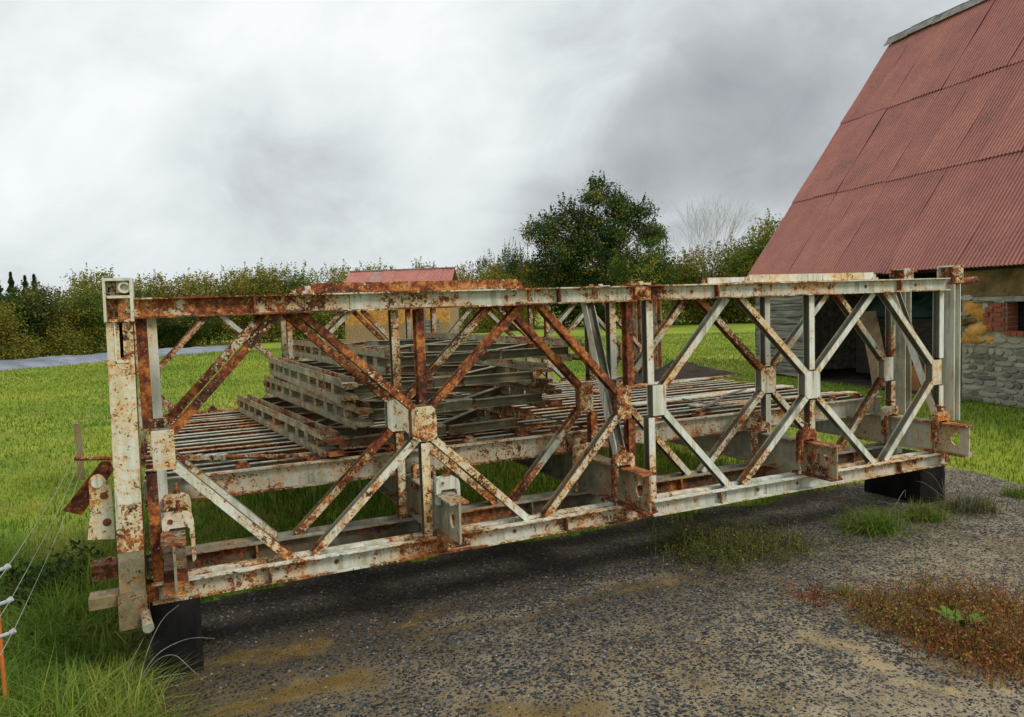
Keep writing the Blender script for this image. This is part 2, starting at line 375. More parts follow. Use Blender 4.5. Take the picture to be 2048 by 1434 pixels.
WOOD = simple('weathered_grey_boards', (0.05, 0.044, 0.036), (0.38, 0.36, 0.32), 3.2, 0.85, 0.15, 5, (1, .35, 7))
WOODX = simple('weathered_plank', (0.14, 0.095, 0.05), (0.40, 0.29, 0.16), 1.2, 0.8, 0.2, 5, (1.6, 5, 1))
BLACK = simple('black_block', (0.0025, 0.0025, 0.0028), (0.018, 0.016, 0.013), 7, 0.9, 0.8, 7, (1, 1, .4))
DARKWOOD = simple('dark_timber', (0.012, 0.009, 0.007), (0.05, 0.038, 0.028), 5, 0.85, 0.3, 6, (1, 1, 6))
def make_stone():
    m = Mat('field_stone'); v = m.obj(); n = m.noise(v, 11, 8, .65); i = m.n('ShaderNodeObjectInfo')
    c = m.ramp(m.math('ADD', m.math('MULTIPLY', n, .6), m.math('MULTIPLY', i.outputs['Random'], .4)), [(.22, (.10, .092, .075)), (.42, (.23, .215, .175)), (.58, (.35, .33, .27)), (.75, (.48, .455, .37))])
    lich = m.step(m.noise(v, 22, 5, .7), .62, .66); c = m.mix(m.math('MULTIPLY', lich, .6), c, (.45, .44, .37)); m.base(c); m.rough(.92); m.bump(n, .7, .02); return m.m
STONE = make_stone()
MORTAR = simple('lime_mortar', (0.17, 0.15, 0.105), (0.50, 0.45, 0.33), 9, 0.95, 0.5, 6)
COB = simple('ochre_cob', (0.34, 0.15, 0.03), (0.70, 0.37, 0.10), 7, 0.95, 0.8, 8, bd=0.03)
COBD = simple('brown_cob_plaster', (0.07, 0.05, 0.022), (0.30, 0.19, 0.075), 2.6, 0.95, 0.5, 7, bd=0.02)
BRICK = simple('red_brick', (0.19, 0.045, 0.024), (0.40, 0.115, 0.06), 9, 0.9, 0.4, 6)
PALE = simple('grey_lintel', (0.13, 0.125, 0.105), (0.32, 0.31, 0.26), 8, 0.9, 0.5, 6)
RUSTBAR = simple('bare_rust', (0.045, 0.016, 0.010), (0.27, 0.085, 0.032), 18, 0.85, 0.4, 7)
PLASTIC = simple('grey_plastic_sheet', (0.13, 0.145, 0.18), (0.30, 0.325, 0.38), 1.2, 0.42, 0.8, 6, (1, 2.5, 1), bd=0.15, spec=0.5)
ORANGE = simple('orange_plastic', (0.5, 0.13, 0.03), (0.62, 0.2, 0.05), 20, 0.5, 0.0)
WIRE = simple('fence_wire', (0.30, 0.32, 0.28), (0.45, 0.47, 0.42), 40, 0.5, 0.0)
GALV = simple('galvanised', (0.36, 0.37, 0.38), (0.55, 0.56, 0.58), 12, 0.45, 0.1, spec=0.5)
BARK = simple('bark', (0.045, 0.036, 0.027), (0.15, 0.125, 0.10), 6, 0.95, 0.5, 6, (4, 4, 1))
TARP = simple('dark_green_tarpaulin', (0.006, 0.020, 0.016), (0.02, 0.055, 0.042), 4, 0.6, 0.6, 5)
RIDGE = simple('grey_ridge_flashing', (0.16, 0.145, 0.13), (0.36, 0.33, 0.30), 5, 0.6, 0.2, 5)
CARD = simple('brown_box', (0.27, 0.12, 0.04), (0.36, 0.17, 0.065), 3, 0.9, 0.1)
EARTH = simple('dark_earth_floor', (0.03, 0.025, 0.018), (0.08, 0.065, 0.045), 4, 0.95, 0.5)
STICK = simple('dry_stick', (0.16, 0.14, 0.12), (0.34, 0.31, 0.27), 20, 0.9, 0.2)
PINK = simple('faded_cross_strap', (0.30, 0.21, 0.18), (0.46, 0.36, 0.32), 12, 0.85, 0.2)

# ------------------------------------------------------------------ ground, yard
def at_z(px, py, z):
    d = cf + cr * ((px - 1024) / 1517.63) - cu * ((py - 717) / 1517.63)
    return CAM + d * ((z - CAM.z) / d.z)
def at_y(px, py, y):
    d = cf + cr * ((px - 1024) / 1517.63) - cu * ((py - 717) / 1517.63)
    return CAM + d * ((y - CAM.y) / d.y)

def ticks(lo, hi, n0, g):
    a = [0.0]; s = n0
    while a[-1] < max(abs(lo), hi): a.append(a[-1] + s); s *= g
    a = np.array(a); p = a[a <= hi * 1.05]; q = -a[(a > 0) & (a <= abs(lo) * 1.05)]
    return np.sort(np.concatenate([p, q]))
gx = ticks(-1200, 1400, 0.5, 1.07); gy = ticks(-60, 1600, 0.5, 1.07)
GX, GY = np.meshgrid(gx, gy)
dd = np.hypot(GX, GY)
GZs = GZ + np.clip((dd - 14) / 30, 0, 1) * (fbm(GX, GY, 0.06, 3) - 0.5) * 0.5
nx, ny = len(gx), len(gy)
idx = np.arange(nx * ny).reshape(ny, nx)
q = np.stack([idx[:-1, :-1], idx[:-1, 1:], idx[1:, 1:], idx[1:, :-1]], -1).reshape(-1, 4)
field = link('field', mesh_np('field', np.stack([GX, GY, GZs], -1).reshape(-1, 3), q, None, FIELD, smooth=True), kind='structure')
def ground_z(x, y):
    d = np.hypot(x, y); return GZ + np.clip((d - 14) / 30, 0, 1) * (fbm(x, y, 0.06, 3) - 0.5) * 0.5

def yard_mask(x, y):
    """greater than 0 inside the chipping yard"""
    w = (fbm(x, y, 1.3, 4) - 0.5)
    left = x - (0.02 + 0.35 * w + np.clip(-y - 1.0, 0, 3) * -0.02)
    back = (1.05 + 0.5 * w + 0.0 * x) - y
    right = np.where(y > 0.1, 7.45 - x + 0.4 * w, 40 - x)
    return np.minimum(np.minimum(left, back), right)
ys = 0.045
YX, YY = np.meshgrid(np.arange(-0.4, 9.0, ys), np.arange(-4.6, 1.5, ys))
keep = yard_mask(YX, YY) > 0
yidx = np.arange(YX.size).reshape(YX.shape)
kf = keep[:-1, :-1] & keep[:-1, 1:] & keep[1:, :-1] & keep[1:, 1:]
q = np.stack([yidx[:-1, :-1], yidx[:-1, 1:], yidx[1:, 1:], yidx[1:, :-1]], -1)[kf]
yz = GZ + 0.006 + 0.010 * (fbm(YX, YY, 1.5, 3) - 0.3).clip(0) 
used = np.unique(q); remap = -np.ones(YX.size, int); remap[used] = np.arange(len(used))
yv = np.stack([YX, YY, yz], -1).reshape(-1, 3)[used]
yme = mesh_np('yard', yv, remap[q], None, YARD, smooth=True)
# drifts of sand and moss lying on the yard: (centre x, y, half length, half width, turn, amount)
def seg_field(x, y, pts, w):
    best = np.full(x.shape, 9.0)
    for (ax, ay), (bx, by) in zip(pts[:-1], pts[1:]):
        vx, vy = bx - ax, by - ay; t = np.clip(((x - ax) * vx + (y - ay) * vy) / (vx * vx + vy * vy), 0, 1)
        best = np.minimum(best, np.hypot(x - ax - t * vx, y - ay - t * vy))
    return np.exp(-(best / w) ** 2)
def gxy(px, py): p = at_z(px, py, GZ); return (p.x, p.y)
X_, Y_ = yv[:, 0], yv[:, 1]
wob = (fbm(X_, Y_, 3.0, 4) - 0.5) * 0.25
xw, yw = X_ + wob, Y_ - wob
sandv = np.zeros(len(yv)); mossv = np.zeros(len(yv))
for pts, w, a in ((((1600, 1275), (1690, 1300), (1740, 1335)), .07, 1.0), (((1790, 1365), (1880, 1385)), .06, 1.0), (((1870, 1330), (1960, 1355), (2040, 1390)), .05, .9), (((1500, 1400), (1620, 1425)), .12, .35), (((1900, 1120), (2048, 1110)), .3, .35), (((1750, 1400), (2000, 1430)), .25, .45)):
    sandv = np.maximum(sandv, a * seg_field(xw, yw, [gxy(*p) for p in pts], w))
for pts, w, a in ((((480, 1320), (560, 1310), (650, 1290)), .14, 1.0), (((440, 1425), (560, 1395), (720, 1360)), .13, 1.0), (((800, 1250), (830, 1230)), .10, .9), (((850, 1275), (1050, 1235), (1340, 1170)), .028, .85), (((1000, 1425), (1200, 1420)), .10, .8), (((1330, 1350), (1390, 1370)), .05, .6), (((1260, 1180), (1360, 1160)), .08, .7), (((330, 1400), (420, 1330)), .10, .7)):
    g = a * seg_field(xw, yw, [gxy(*p) for p in pts], w); mossv = np.maximum(mossv, g); sandv = np.maximum(sandv, g)
mossv = np.maximum(mossv, 0.75 * np.clip(1.0 - (X_ - 0.2) / 1.6, 0, 1))
mossv = np.maximum(mossv, 0.45 * np.clip((fbm(X_, Y_, 0.9, 3) - 0.5) * 4, 0, 1))
damp = np.clip((Y_ + 1.0 + 0.5 * (fbm(X_, Y_, 1.2, 3) - .5)) / 0.9, 0, 1) * np.clip(1.15 - (X_ - 3.6) / 2.2, 0, 1) * .85; damp = damp * (1 - .8 * seg_field(xw, yw, [gxy(860, 1250), gxy(1100, 1205), gxy(1320, 1155)], .10)); damp = np.maximum(damp, .55 * np.clip(1 - (X_ - .2) / 2.2, 0, 1))
for nm, arr in (('sand', sandv), ('mossy', mossv), ('damp', damp)):
    at = yme.attributes.new(nm, 'FLOAT', 'POINT'); at.data.foreach_set('value', np.clip(arr, 0, 1).astype(np.float32))
yard = link('yard', yme, kind='structure')

# ------------------------------------------------------------------ the bridge
STYLE = {}
def chan(flip=1):
    return [(.033 * flip, 0), (.083 * flip, 0), (.083 * flip, .008), (.040 * flip, .010), (.040 * flip, .092), (.083 * flip, .094), (.083 * flip, .102), (.033 * flip, .102)]
SPACERS = (.30, .55, .80, 1.12, 1.53, 1.94, 2.25, 2.52, 2.76)
def chord_mesh(fun=None, bottom=False, web=0.0):
    b = MB()
    for fl in (1, -1):
        def at(p, k):
            a = 0.0
            if k in (1, 2): a += .26
            if k in (5, 6): a += .10
            if k in (3, 4): a += web
            if bottom and k in (4, 5): a += .22
            return a + (fun(p.x) if fun else 0)
        b.sweep(chan(fl), (.045, 0, 0), (3.003, 0, 0), (0, 0, 1), 24, at, grime=[0, 0, 0, .3 + .7 * (web > 0), .3 + .7 * (web > 0), 0, 0, 0])  # web darkened with painted shade, strongest on the inner bottom chord
    for x in SPACERS: b.box(x - .045, x + .045, -.0325, .0325, .012, .090, .15)
    for x in (.42, .98, 1.36, 1.70, 2.08, 2.64):
        for s_ in (-1, 1): b.tube([(x, s_ * .0405, .051), (x, s_ * .0445, .051)], .013, 10, a=1.4)
    for x in (.62, 2.43):
        for s_ in (-1, 1): b.box(x - .006, x + .006, s_ * .0615 - .021, s_ * .0615 + .021, .011, .091, .5)
    # jaw plates at one end, lug at the other, both with the pin boss
    for y in (-.055, .028): b.box(-.045, .075, y, y + .027, .004, .098, .25)
    b.box(2.94, 3.085, -.027, .027, .006, .096, .3)
    return b.mesh('chord', STEEL)
def bar_mesh(name, A, B, w=.044):
    A_, B_ = Vector(A), Vector(B)
    def at(p, k):
        d = min((p - A_).length, (p - B_).length); return .16 * math.exp(-(d / .10) ** 2) - .06 + (.05 if k in (0, 1) else 0)
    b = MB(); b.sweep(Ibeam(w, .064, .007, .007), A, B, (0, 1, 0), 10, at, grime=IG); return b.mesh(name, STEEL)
def gusset_mesh(x, w, h=.102):
    c = .026; z = .775
    pr = [(x - w + c, z - h), (x + w - c, z - h), (x + w, z - h + c), (x + w, z + h - c), (x + w - c, z + h), (x - w + c, z + h), (x - w, z + h - c), (x - w, z - h + c)] if w > .07 else [(x - w, z - h), (x + w, z - h), (x + w, z + h), (x - w, z + h)]
    n = len(pr); y_ = .037; fr = [(u, -y_, v) for u, v in pr]; bk = [(u, y_, v) for u, v in pr]; b = MB()
    b.add(fr, [tuple(range(n))]); b.add(bk, [tuple(range(n - 1, -1, -1))]); k0 = len(b.v)
    sh = .006; sd_ = [(x + (u - x) * (1 - sh / w), q, v) for q in (-y_ + .008, y_ - .008) for u, v in pr]
    b.add(fr + [(u, -y_ + .008, v) for u, v in pr], [(k, k + n, (k + 1) % n + n, (k + 1) % n) for k in range(n)]); b.add(bk + [(u, y_ - .008, v) for u, v in pr], [(k, (k + 1) % n, (k + 1) % n + n, k + n) for k in range(n)])
    k1 = len(b.v); b.add(sd_, [(k, k + n, (k + 1) % n + n, (k + 1) % n) for k in range(n)]); b.g = {i: 1.0 for i in range(k1, len(b.v))}  # side faces carry painted shade, front and back stay pale
    return b.mesh('gusset_plate', STEEL)
XV = (.078, 1.53, 2.968); XG = (.142, 1.53, 2.908)
def panel_parts():
    P = []
    for i, x in enumerate(XV):
        P.append(('vertical', bar_mesh('vertical', (x, 0, .104), (x, 0, .66), .05), 'vl%d' % i))
        P.append(('vertical', bar_mesh('vertical', (x, 0, .89), (x, 0, 1.445), .05), 'vu%d' % i))
        P.append(('gusset_plate', gusset_mesh(XG[i], .0745 if i == 1 else .053), 'g%d' % i))
    for h in (0, 1):
        gl, ap, gr = (XG[0], .80, XG[1]) if h == 0 else (XG[1], 2.25, XG[2])
        for s, nm in ((1, 'u'), (-1, 'l')):
            ze = .775 + s * .672; zg = .775 + s * .085
            P.append(('diagonal', bar_mesh('diagonal', (gl + .045, 0, zg), (ap - .062, 0, ze)), 'd%s%d' % (nm, 2 * h)))
            P.append(('diagonal', bar_mesh('diagonal', (ap + .062, 0, ze), (gr - .045, 0, zg)), 'd%s%d' % (nm, 2 * h + 1)))
    return P
PARTS = panel_parts()
CH_PLAIN = chord_mesh(); CH_BOT = chord_mesh(lambda x: -.10, True)
CH_BOTIN = chord_mesh(lambda x: .02, True, .25)
CH_TOP1 = chord_mesh(lambda x: .26 * math.exp(-(x / .5) ** 2) + .55 * math.exp(-((x - 3.05) / .12) ** 2) + .10 * math.exp(-((x - 1.5) / .12) ** 2))
CH_TOP2 = chord_mesh(lambda x: .75 * math.exp(-(x / .20) ** 2) + .30 * math.exp(-((x - 1.05) / .15) ** 2))
def panel(root, mtx=None, rust=.4, moss=0.0, over=None, tops=None, bots=None, as_part=False):
    """fill an Empty with the pieces of one truss panel"""
    over = over or {}
    for nm, me, key in PARTS:
        o = link(nm, me, root); o['rust'] = float(over.get(key, rust + random.uniform(-.12, .12))) * .92 + .04; o['moss'] = moss
    for me, z in ((tops or CH_PLAIN, 1.447), (bots or CH_BOT, 0.0)):
        o = link('chord', me, root); o.location = (0, 0, z); o['rust'] = rust * .9 + .04; o['moss'] = moss
        if bots and z == 0.0: o['rust'] = .12; o['moss'] = .6; o['dirt'] = .45  # inner bottom chord: dirt plus painted shade between the trusses

bridge = tag(empty('panel_bridge', (0, 0, 0)), 'assembled span of a flaking white painted steel panel bridge standing on black blocks', 'bridge')
def bpanel(x, y, **k):
    e = empty('truss_panel', (x, y, 0), bridge); panel(e, **k); return e
o1 = {'vu0': .95, 'vl0': .80, 'g0': .26, 'du0': .78, 'du1': .74, 'du2': .82, 'du3': .92, 'dl0': .42, 'dl1': .40, 'dl2': .28, 'dl3': .45, 'vu1': .98, 'vl1': .16, 'g1': .30, 'g2': .45, 'vu2': 1.0, 'vl2': 1.05}
e = bpanel(0, 0, rust=.45, over=o1, tops=CH_TOP1); e['label'] = 'rustier front panel at the end-post side'
o2 = {'g0': .10, 'g1': .10, 'g2': .06, 'vu0': .28, 'vl0': .30, 'du0': .28, 'du1': .14, 'du2': .16, 'du3': .22, 'dl0': .10, 'dl1': .40, 'dl2': .12, 'dl3': .16, 'vu1': .10, 'vl1': .34, 'vu2': .06, 'vl2': .10}
e = bpanel(3.048, 0, rust=.26, over=o2, tops=CH_TOP2); e['label'] = 'whiter front panel beside the barn'
o3 = {'g1': .50, 'g2': .42, 'du0': .62, 'du1': .60, 'du2': .45, 'du3': .92, 'dl1': .5, 'dl2': .40, 'dl3': .60, 'vu0': .10, 'vl0': .15, 'vl2': .55}
e = bpanel(-.02, .457, rust=.45, over=o3, bots=CH_BOTIN)
for ch in e.children:
    if ch.name.startswith('vertical') and abs(ch.data.vertices[0].co.x - XV[0]) < .04: ch.location.x = .062; ch['rust'] = .08
o4 = {'g1': .34, 'g2': .12, 'du0': .5, 'du1': .75, 'du2': .30, 'du3': .40, 'dl1': .5, 'dl3': .5}
bpanel(3.048, .457, rust=.3, over=o4, bots=CH_BOTIN)
for yy in (4.0, 4.457):
    for xx in (-.15, 2.898):
        for ch in bpanel(xx, yy, rust=.50, moss=.2).children: ch['dirt'] = .2

# panel pins at the joint of the two front panels
for z in (.051, 1.498):
    b = MB(); b.tube([(3.048, -.115, z), (3.048, .09, z)], .026, 14); b.tube([(3.048, -.128, z), (3.048, -.113, z)], .019, 12)
    b.build('panel_pin', STEEL, bridge, rust=.75, moss=0.0)
b = MB(); b.tube([(6.13, -.02, 1.505), (6.40, -.06, 1.530)], .027, 12); b.build('panel_pin', STEEL, bridge, rust=.78, moss=.3)

# transoms
def hole_plate(b, x, t, y0, y1, z0, z1, cy, cz, r, ry=None):
    n = 24; ry = ry or r; rim, out = [], []
    for k in range(n):
        a = 2 * math.pi * k / n; c, s = math.cos(a), math.sin(a)
        rim.append((cy + r * c, cz + ry * s))
        tx = ((y1 - cy) if c > 0 else (cy - y0)) / max(abs(c), 1e-6); tz = ((z1 - cz) if s > 0 else (cz - z0)) / max(abs(s), 1e-6)
        m_ = min(tx, tz); out.append((cy + m_ * c, cz + m_ * s))
    # square the corners
    for (yy, zc) in ((y0, z0), (y0, z1), (y1, z0), (y1, z1)):
        j = min(range(n), key=lambda k: (out[k][0] - yy) ** 2 + (out[k][1] - zc) ** 2); out[j] = (yy, zc)
    vs = [(x - t, p, q) for p, q in rim] + [(x - t, p, q) for p, q in out] + [(x + t, p, q) for p, q in rim] + [(x + t, p, q) for p, q in out]
    fs = []
    for k in range(n):
        j = (k + 1) % n
        fs += [(k, j, n + j, n + k), (2 * n + k, 3 * n + k, 3 * n + j, 2 * n + j), (k, 2 * n + k, 2 * n + j, j), (n + k, n + j, 3 * n + j, 3 * n + k)]
    b.add(vs, fs, .1)
TX = (.160, 1.625, 2.905, 4.525, 6.005)
for i, x in enumerate(TX):
    b = MB(); z0, z1 = .104, .358; ye = 4.77
    yf = (-.30, -.315, -.315, -.31, -.285)[i]
    nseg = 40
    for za, zb, ra in ((z0, z0 + .012, .45), (z1 - .012, z1, .42)):
        for k in range(nseg):
            ya = yf + (ye - yf) * k / nseg; yb = yf + (ye - yf) * (k + 1) / nseg
            b.box(x - .057, x + .057, ya, yb, za, zb, ra if k < 4 else .1) if k in (0, 1, 2) else None
        b.box(x - .057, x + .057, yf + (ye - yf) * 3 / nseg, ye, za, zb, .12)
    hole_plate(b, x, .006, yf, yf + .30, z0 + .012, z1 - .012, yf + .115, .235, .042, .052)
    b.box(x - .006, x + .006, yf + .30, ye, z0 + .012, z1 - .012)
    if i == 3: b.obox((x - .016, yf + .11, .225), (.006, .02, -.012), (.0, .02, .05), (.004, 0, .0))
    # shelf bolts under the end
    for yq in (yf + .02, yf + .06):
        b.tube([(x + .045, yq, .104), (x + .045, yq, .135)], .012, 8, a=.3)
    b.build('transom', STEEL, bridge, rust=(.25, .20, .26, .16, .10)[i], moss=(.7, .6, .7, .6, .25)[i], dirt=(.4, .15, .35, .3, .1)[i])

# transom clamps: hooked arm over the transom, screw, hanging link
def clamp(x, y, side, rust, chain=True):
    e_ = empty('transom_clamp', (x, y, 0), bridge)
    ol = [(-.048, .29), (-.048, .425), (-.034, .446), (.030, .452), (.072, .444), (.094, .428), (.101, .40), (.101, .20), (.084, .19), (.080, .365), (.068, .376), (-.014, .376), (-.022, .36), (-.024, .29)]
    ol = [(u * side, v) for u, v in ol]; n_ = len(ol); b = MB()
    b.add([(u, -.030, v) for u, v in ol] + [(u, .030, v) for u, v in ol], [(k, (k + 1) % n_, (k + 1) % n_ + n_, k + n_) for k in range(n_)] + [tuple(range(n_)), tuple(range(2 * n_ - 1, n_ - 1, -1))], .12)
    b.tube([(-.01 * side, -.034, .412), (-.01 * side, -.030, .412)], .014, 8, a=.6)
    b.build('hook', STEEL, e_, rust=rust, moss=.1)
    b = MB(); b.tube([(.03 * side, .0, .44), (.03 * side, .0, .492)], .011, 8); b.tube([(.03 * side, -.045, .486), (.03 * side, .045, .496)], .008, 8); b.tube([(.03 * side, 0, .450), (.03 * side, 0, .466)], .022, 6)
    b.build('screw', STEEL, e_, rust=.8, moss=.2)
    if chain:
        b = MB(); p = Vector((.10 * side, -.02, .37))
        for k in range(7):
            q_ = p + Vector((random.uniform(-.006, .006), random.uniform(-.006, .006), -.036)); b.tube([p, q_], .008 if k % 2 else .012, 6); p = q_
        b.build('chain', STEEL, e_, rust=.6, moss=.2)
for x, y, s, r, c in ((.16, -.045, 1, .22, 0), (.16, .41, 1, .2, 0), (1.625, -.03, 1, .12, 0), (1.625, .42, 1, .5, 0), (2.905, -.045, -1, .30, 1), (2.87, .41, -1, .3, 1), (4.525, -.045, -1, .75, 1), (4.5, .41, -1, .35, 1), (6.005, -.05, -1, .45, 1), (5.98, .41, -1, .30, 1)):
    clamp(x, y, s, r, bool(c))

# rakers from the head of the inner truss down to the transoms
for x, r, y1 in ((2.905, .14, -.02), (6.02, .06, -.03)):
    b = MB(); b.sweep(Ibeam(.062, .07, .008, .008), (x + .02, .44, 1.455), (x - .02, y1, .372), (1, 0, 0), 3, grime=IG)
    b.build('raker', STEEL, bridge, rust=r, moss=.05)

# bracing frames lying on the top chords, with their bolts
for x0, r in ((.925, .78), (3.99, .18)):
    x1 = x0 + 1.24
    e_ = empty('bracing_frame', (0, 0, 0), bridge)
    for y in (.0, .457):
        b = MB(); b.box(x0, x1, y - .028, y + .028, 1.552, 1.560); b.box(x0, x1, y - .028, y - .020, 1.560, 1.606); b.build('frame_bar', STEEL, e_, rust=r * .9, moss=0.0)
    for x in (x0 + .02, x1 - .08):
        b = MB(); b.box(x, x + .06, .029, .428, 1.553, 1.561); b.build('frame_bar', STEEL, e_, rust=r, moss=0.0)
    for x in (x0 - .02, x1 + .01):
        for y in (-.02, .457):
            b = MB(); b.tube([(x, y, 1.550), (x, y, 1.566)], .034, 6); b.tube([(x, y, 1.566), (x, y, 1.592)], .017, 6); b.build('bolt', STEEL, e_, rust=.5, moss=.2)
for x, y, r in ((2.99, -.01, .75), (3.06, -.02, .15), (2.96, .457, .7), (3.04, .457, .2)):
    b = MB(); b.box(x - .03, x + .055, y - .05, y + .05, 1.552, 1.566); b.tube([(x + .01, y, 1.565), (x + .01, y, 1.578)], .016, 8); b.build('tie_plate', STEEL, bridge, rust=r, moss=0.0)

# end posts
def end_post_front():
    e_ = empty('end_post', (0, 0, 0), bridge)
    lean = .030
    def X(x, z): return x - lean * (1.64 - z) / 1.64
    def slab(b, xa, xb, ya, yb, za, zb, a=0.0):
        b.add([(X(x, z), y, z) for z in (za, zb) for y in (ya, yb) for x in (xa, xb)], [(0, 2, 3, 1), (4, 5, 7, 6), (0, 1, 5, 4), (2, 6, 7, 3), (0, 4, 6, 2), (1, 3, 7, 5)], a)
    yf = -.115
    b = MB()        # shaft: front plate with a slot, side plates, back plate
    xl, xr = -.068, .048
    slab(b, xl, -.012, yf, yf + .012, 1.26, 1.430); slab(b, .003, xr, yf, yf + .012, 1.26, 1.430)
    for k in range(8): slab(b, xl, xr, yf, yf + .012, 1.26 - (k + 1) * .120, 1.26 - k * .120, .32 * max(0, (k - 4) / 3.) ** 1.3 + (.0 if k else .04))
    slab(b, xl, xl + .010, yf + .012, .06, .0, 1.430, .1); slab(b, xr - .010, xr, yf + .012, .06, .0, 1.430, .45); slab(b, xl + .01, xr - .01, .05, .06, .0, 1.430, .3)
    b.build('shaft', STEEL, e_, rust=.27, moss=.05)
    b = MB(); slab(b, xl, xr, yf, yf + .012, .09, .299, .1); b.build('shaft_foot', STEEL, e_, rust=.25, moss=.85, dirt=.45)
    b = MB()        # slot cover beside the slot
    slab(b, -.034, -.028, yf - .004, yf, 1.235, 1.43); slab(b, -.034, .02, yf - .004, yf, 1.235, 1.243)
    b.build('slot_trim', STEEL, e_, rust=.05, moss=.15)
    b = MB()        # head: open pocket box with two shelves and a ring
    slab(b, -.074, -.062, yf - .02, .07, 1.435, 1.645); slab(b, .042, .056, yf - .02, .07, 1.435, 1.645, .1)
    for z, a in ((1.435, .45), (1.548, .15), (1.632, .0)): slab(b, -.062, .042, yf - .02, .07, z, z + .013, a)
    slab(b, -.062, .042, yf + .05, yf + .06, 1.448, 1.635, .42)
    slab(b, -.012, .042, yf + .004, yf + .05, 1.448, 1.548, .45); slab(b, -.016, .042, yf + .012, yf + .05, 1.575, 1.632, .05)
    b.build('head_box', STEEL, e_, rust=.20, moss=.1)
    b = MB(); n = 20; cx, cz = .018, 1.600
    vs = []
    for yy, rr in ((yf + .012, .028), (yf - .010, .028), (yf - .010, .018), (yf + .012, .018)):
        vs += [(cx + rr * math.cos(2 * math.pi * k / n), yy, cz + rr * math.sin(2 * math.pi * k / n)) for k in range(n)]
    b.add(vs, [(r_ * n + k, r_ * n + (k + 1) % n, ((r_ + 1) % 4) * n + (k + 1) % n, ((r_ + 1) % 4) * n + k) for r_ in range(4) for k in range(n)])
    b.build('pin_ring', STEEL, e_, rust=.12, moss=.1)
    b = MB(); slab(b, -.076, .052, yf - .012, .07, -.085, .085, .12); slab(b, -.070, .047, yf - .006, .065, .085, .10, .05); b.build('foot_block', STEEL, e_, rust=.10, moss=.95, dirt=.6)
    b = MB(); b.tube([(.010, -.11, -.02), (.022, -.215, -.045)], .024, 12); b.tube([(.022, -.215, -.045), (.025, -.245, -.052)], .026, 12); b.build('foot_pin', STEEL, e_, rust=.45, moss=.45, dirt=.3)
    # bearing shelves and link plates on the outer side
    b = MB(); b.box(-.235, -.101, -.09, .03, .03, .085, .1); b.tube([(-.17, -.05, .085), (-.17, -.05, .10)], .014, 6); b.build('bearing_shelf', STEEL, e_, rust=.05, moss=.9, dirt=.55)
    b = MB(); b.box(-.25, -.13, .30, .42, .055, .135, .2); b.tube([(-.17, .36, .135), (-.17, .36, .155)], .016, 8); b.build('bearing_shelf', STEEL, e_, rust=.35, moss=.7, dirt=.6)
    def plate(pr, y0, y1, nm, rust, moss):
        n_ = len(pr); b = MB(); b.add([(u, y0, v) for u, v in pr] + [(u, y1, v) for u, v in pr], [tuple(range(n_)), tuple(range(2 * n_ - 1, n_ - 1, -1))] + [(k, k + n_, (k + 1) % n_ + n_, (k + 1) % n_) for k in range(n_)])
        return b.build(nm, STEEL, e_, rust=rust, moss=moss)
    p1 = [(-.105, .35), (-.225, .365), (-.205, .50)] + [(-.165 + .038 * math.cos(a), .645 + .038 * math.sin(a)) for a in [R(t) for t in (170, 140, 110, 80, 50, 20)]] + [(-.105, .60)]
    pl = plate(p1, -.02, .0, 'link_plate', .30, .1)
    for cx_, cz_, r_ in ((-.165, .645, .026), (-.140, .575, .018), (-.135, .44, .020)):
        b = MB(); b.tube([(cx_, -.030 if r_ > .02 else -.022, cz_), (cx_, -.012, cz_)], r_, 14); b.build('bolt_head', STEEL if r_ > .025 else RUSTBAR, pl, rust=.15, moss=.1)
    p2 = [(-.36, .455), (-.275, .42), (-.19, .53), (-.11, .64), (-.125, .69), (-.165, .695)]
    pl = plate(p2, .30, .322, 'rusty_link_plate', 1.05, .0)
    b = MB(); b.tube([(-.155, .29, .655), (-.155, .31, .655)], .022, 12); b.build('bolt_head', STEEL, pl, rust=.9, moss=0.0)
    b = MB(); b.tube([(-.225, .294, .53), (-.225, .302, .53)], .016, 12); b.build('bolt_head', BLACK, pl)
    return e_
end_post_front()
def end_post(x, y, rust, zb, parts=2):
    e_ = empty('end_post', (0, 0, 0), bridge)
    b = MB(); b.box(x - .040, x - .030, y - .075, y + .055, zb, 1.50); b.box(x + .030, x + .040, y - .075, y + .055, zb, 1.50); b.box(x - .030, x + .030, y - .02, y - .010, zb, 1.50, .2); b.box(x - .030, x + .030, y + .04, y + .05, zb, 1.50)
    b.build('shaft', STEEL, e_, rust=rust, moss=.15 + (.3 if y > .2 else 0))
    b = MB(); b.box(x - .055, x + .055, y - .085, y - .073, 1.505, 1.652, .1); b.box(x - .055, x + .055, y + .06, y + .072, 1.505, 1.652, .1); b.box(x - .055, x + .055, y - .073, y + .06, 1.638, 1.652, .0); b.box(x - .010, x + .010, y - .073, y + .06, 1.505, 1.638, .3); b.box(x - .055, x + .055, y - .073, y + .06, 1.505, 1.515, .2)
    b.build('head_box', STEEL, e_, rust=rust + .22, moss=.1)
end_post(6.150, 0.0, .14, .36); end_post(6.150, .457, .20, .36); end_post(-.03, .457, .45, .02)
end_post(-.20, 4.0, .5, .02); end_post(-.20, 4.457, .5, .02); end_post(6.03, 4.0, .5, .36); end_post(6.03, 4.457, .5, .36)

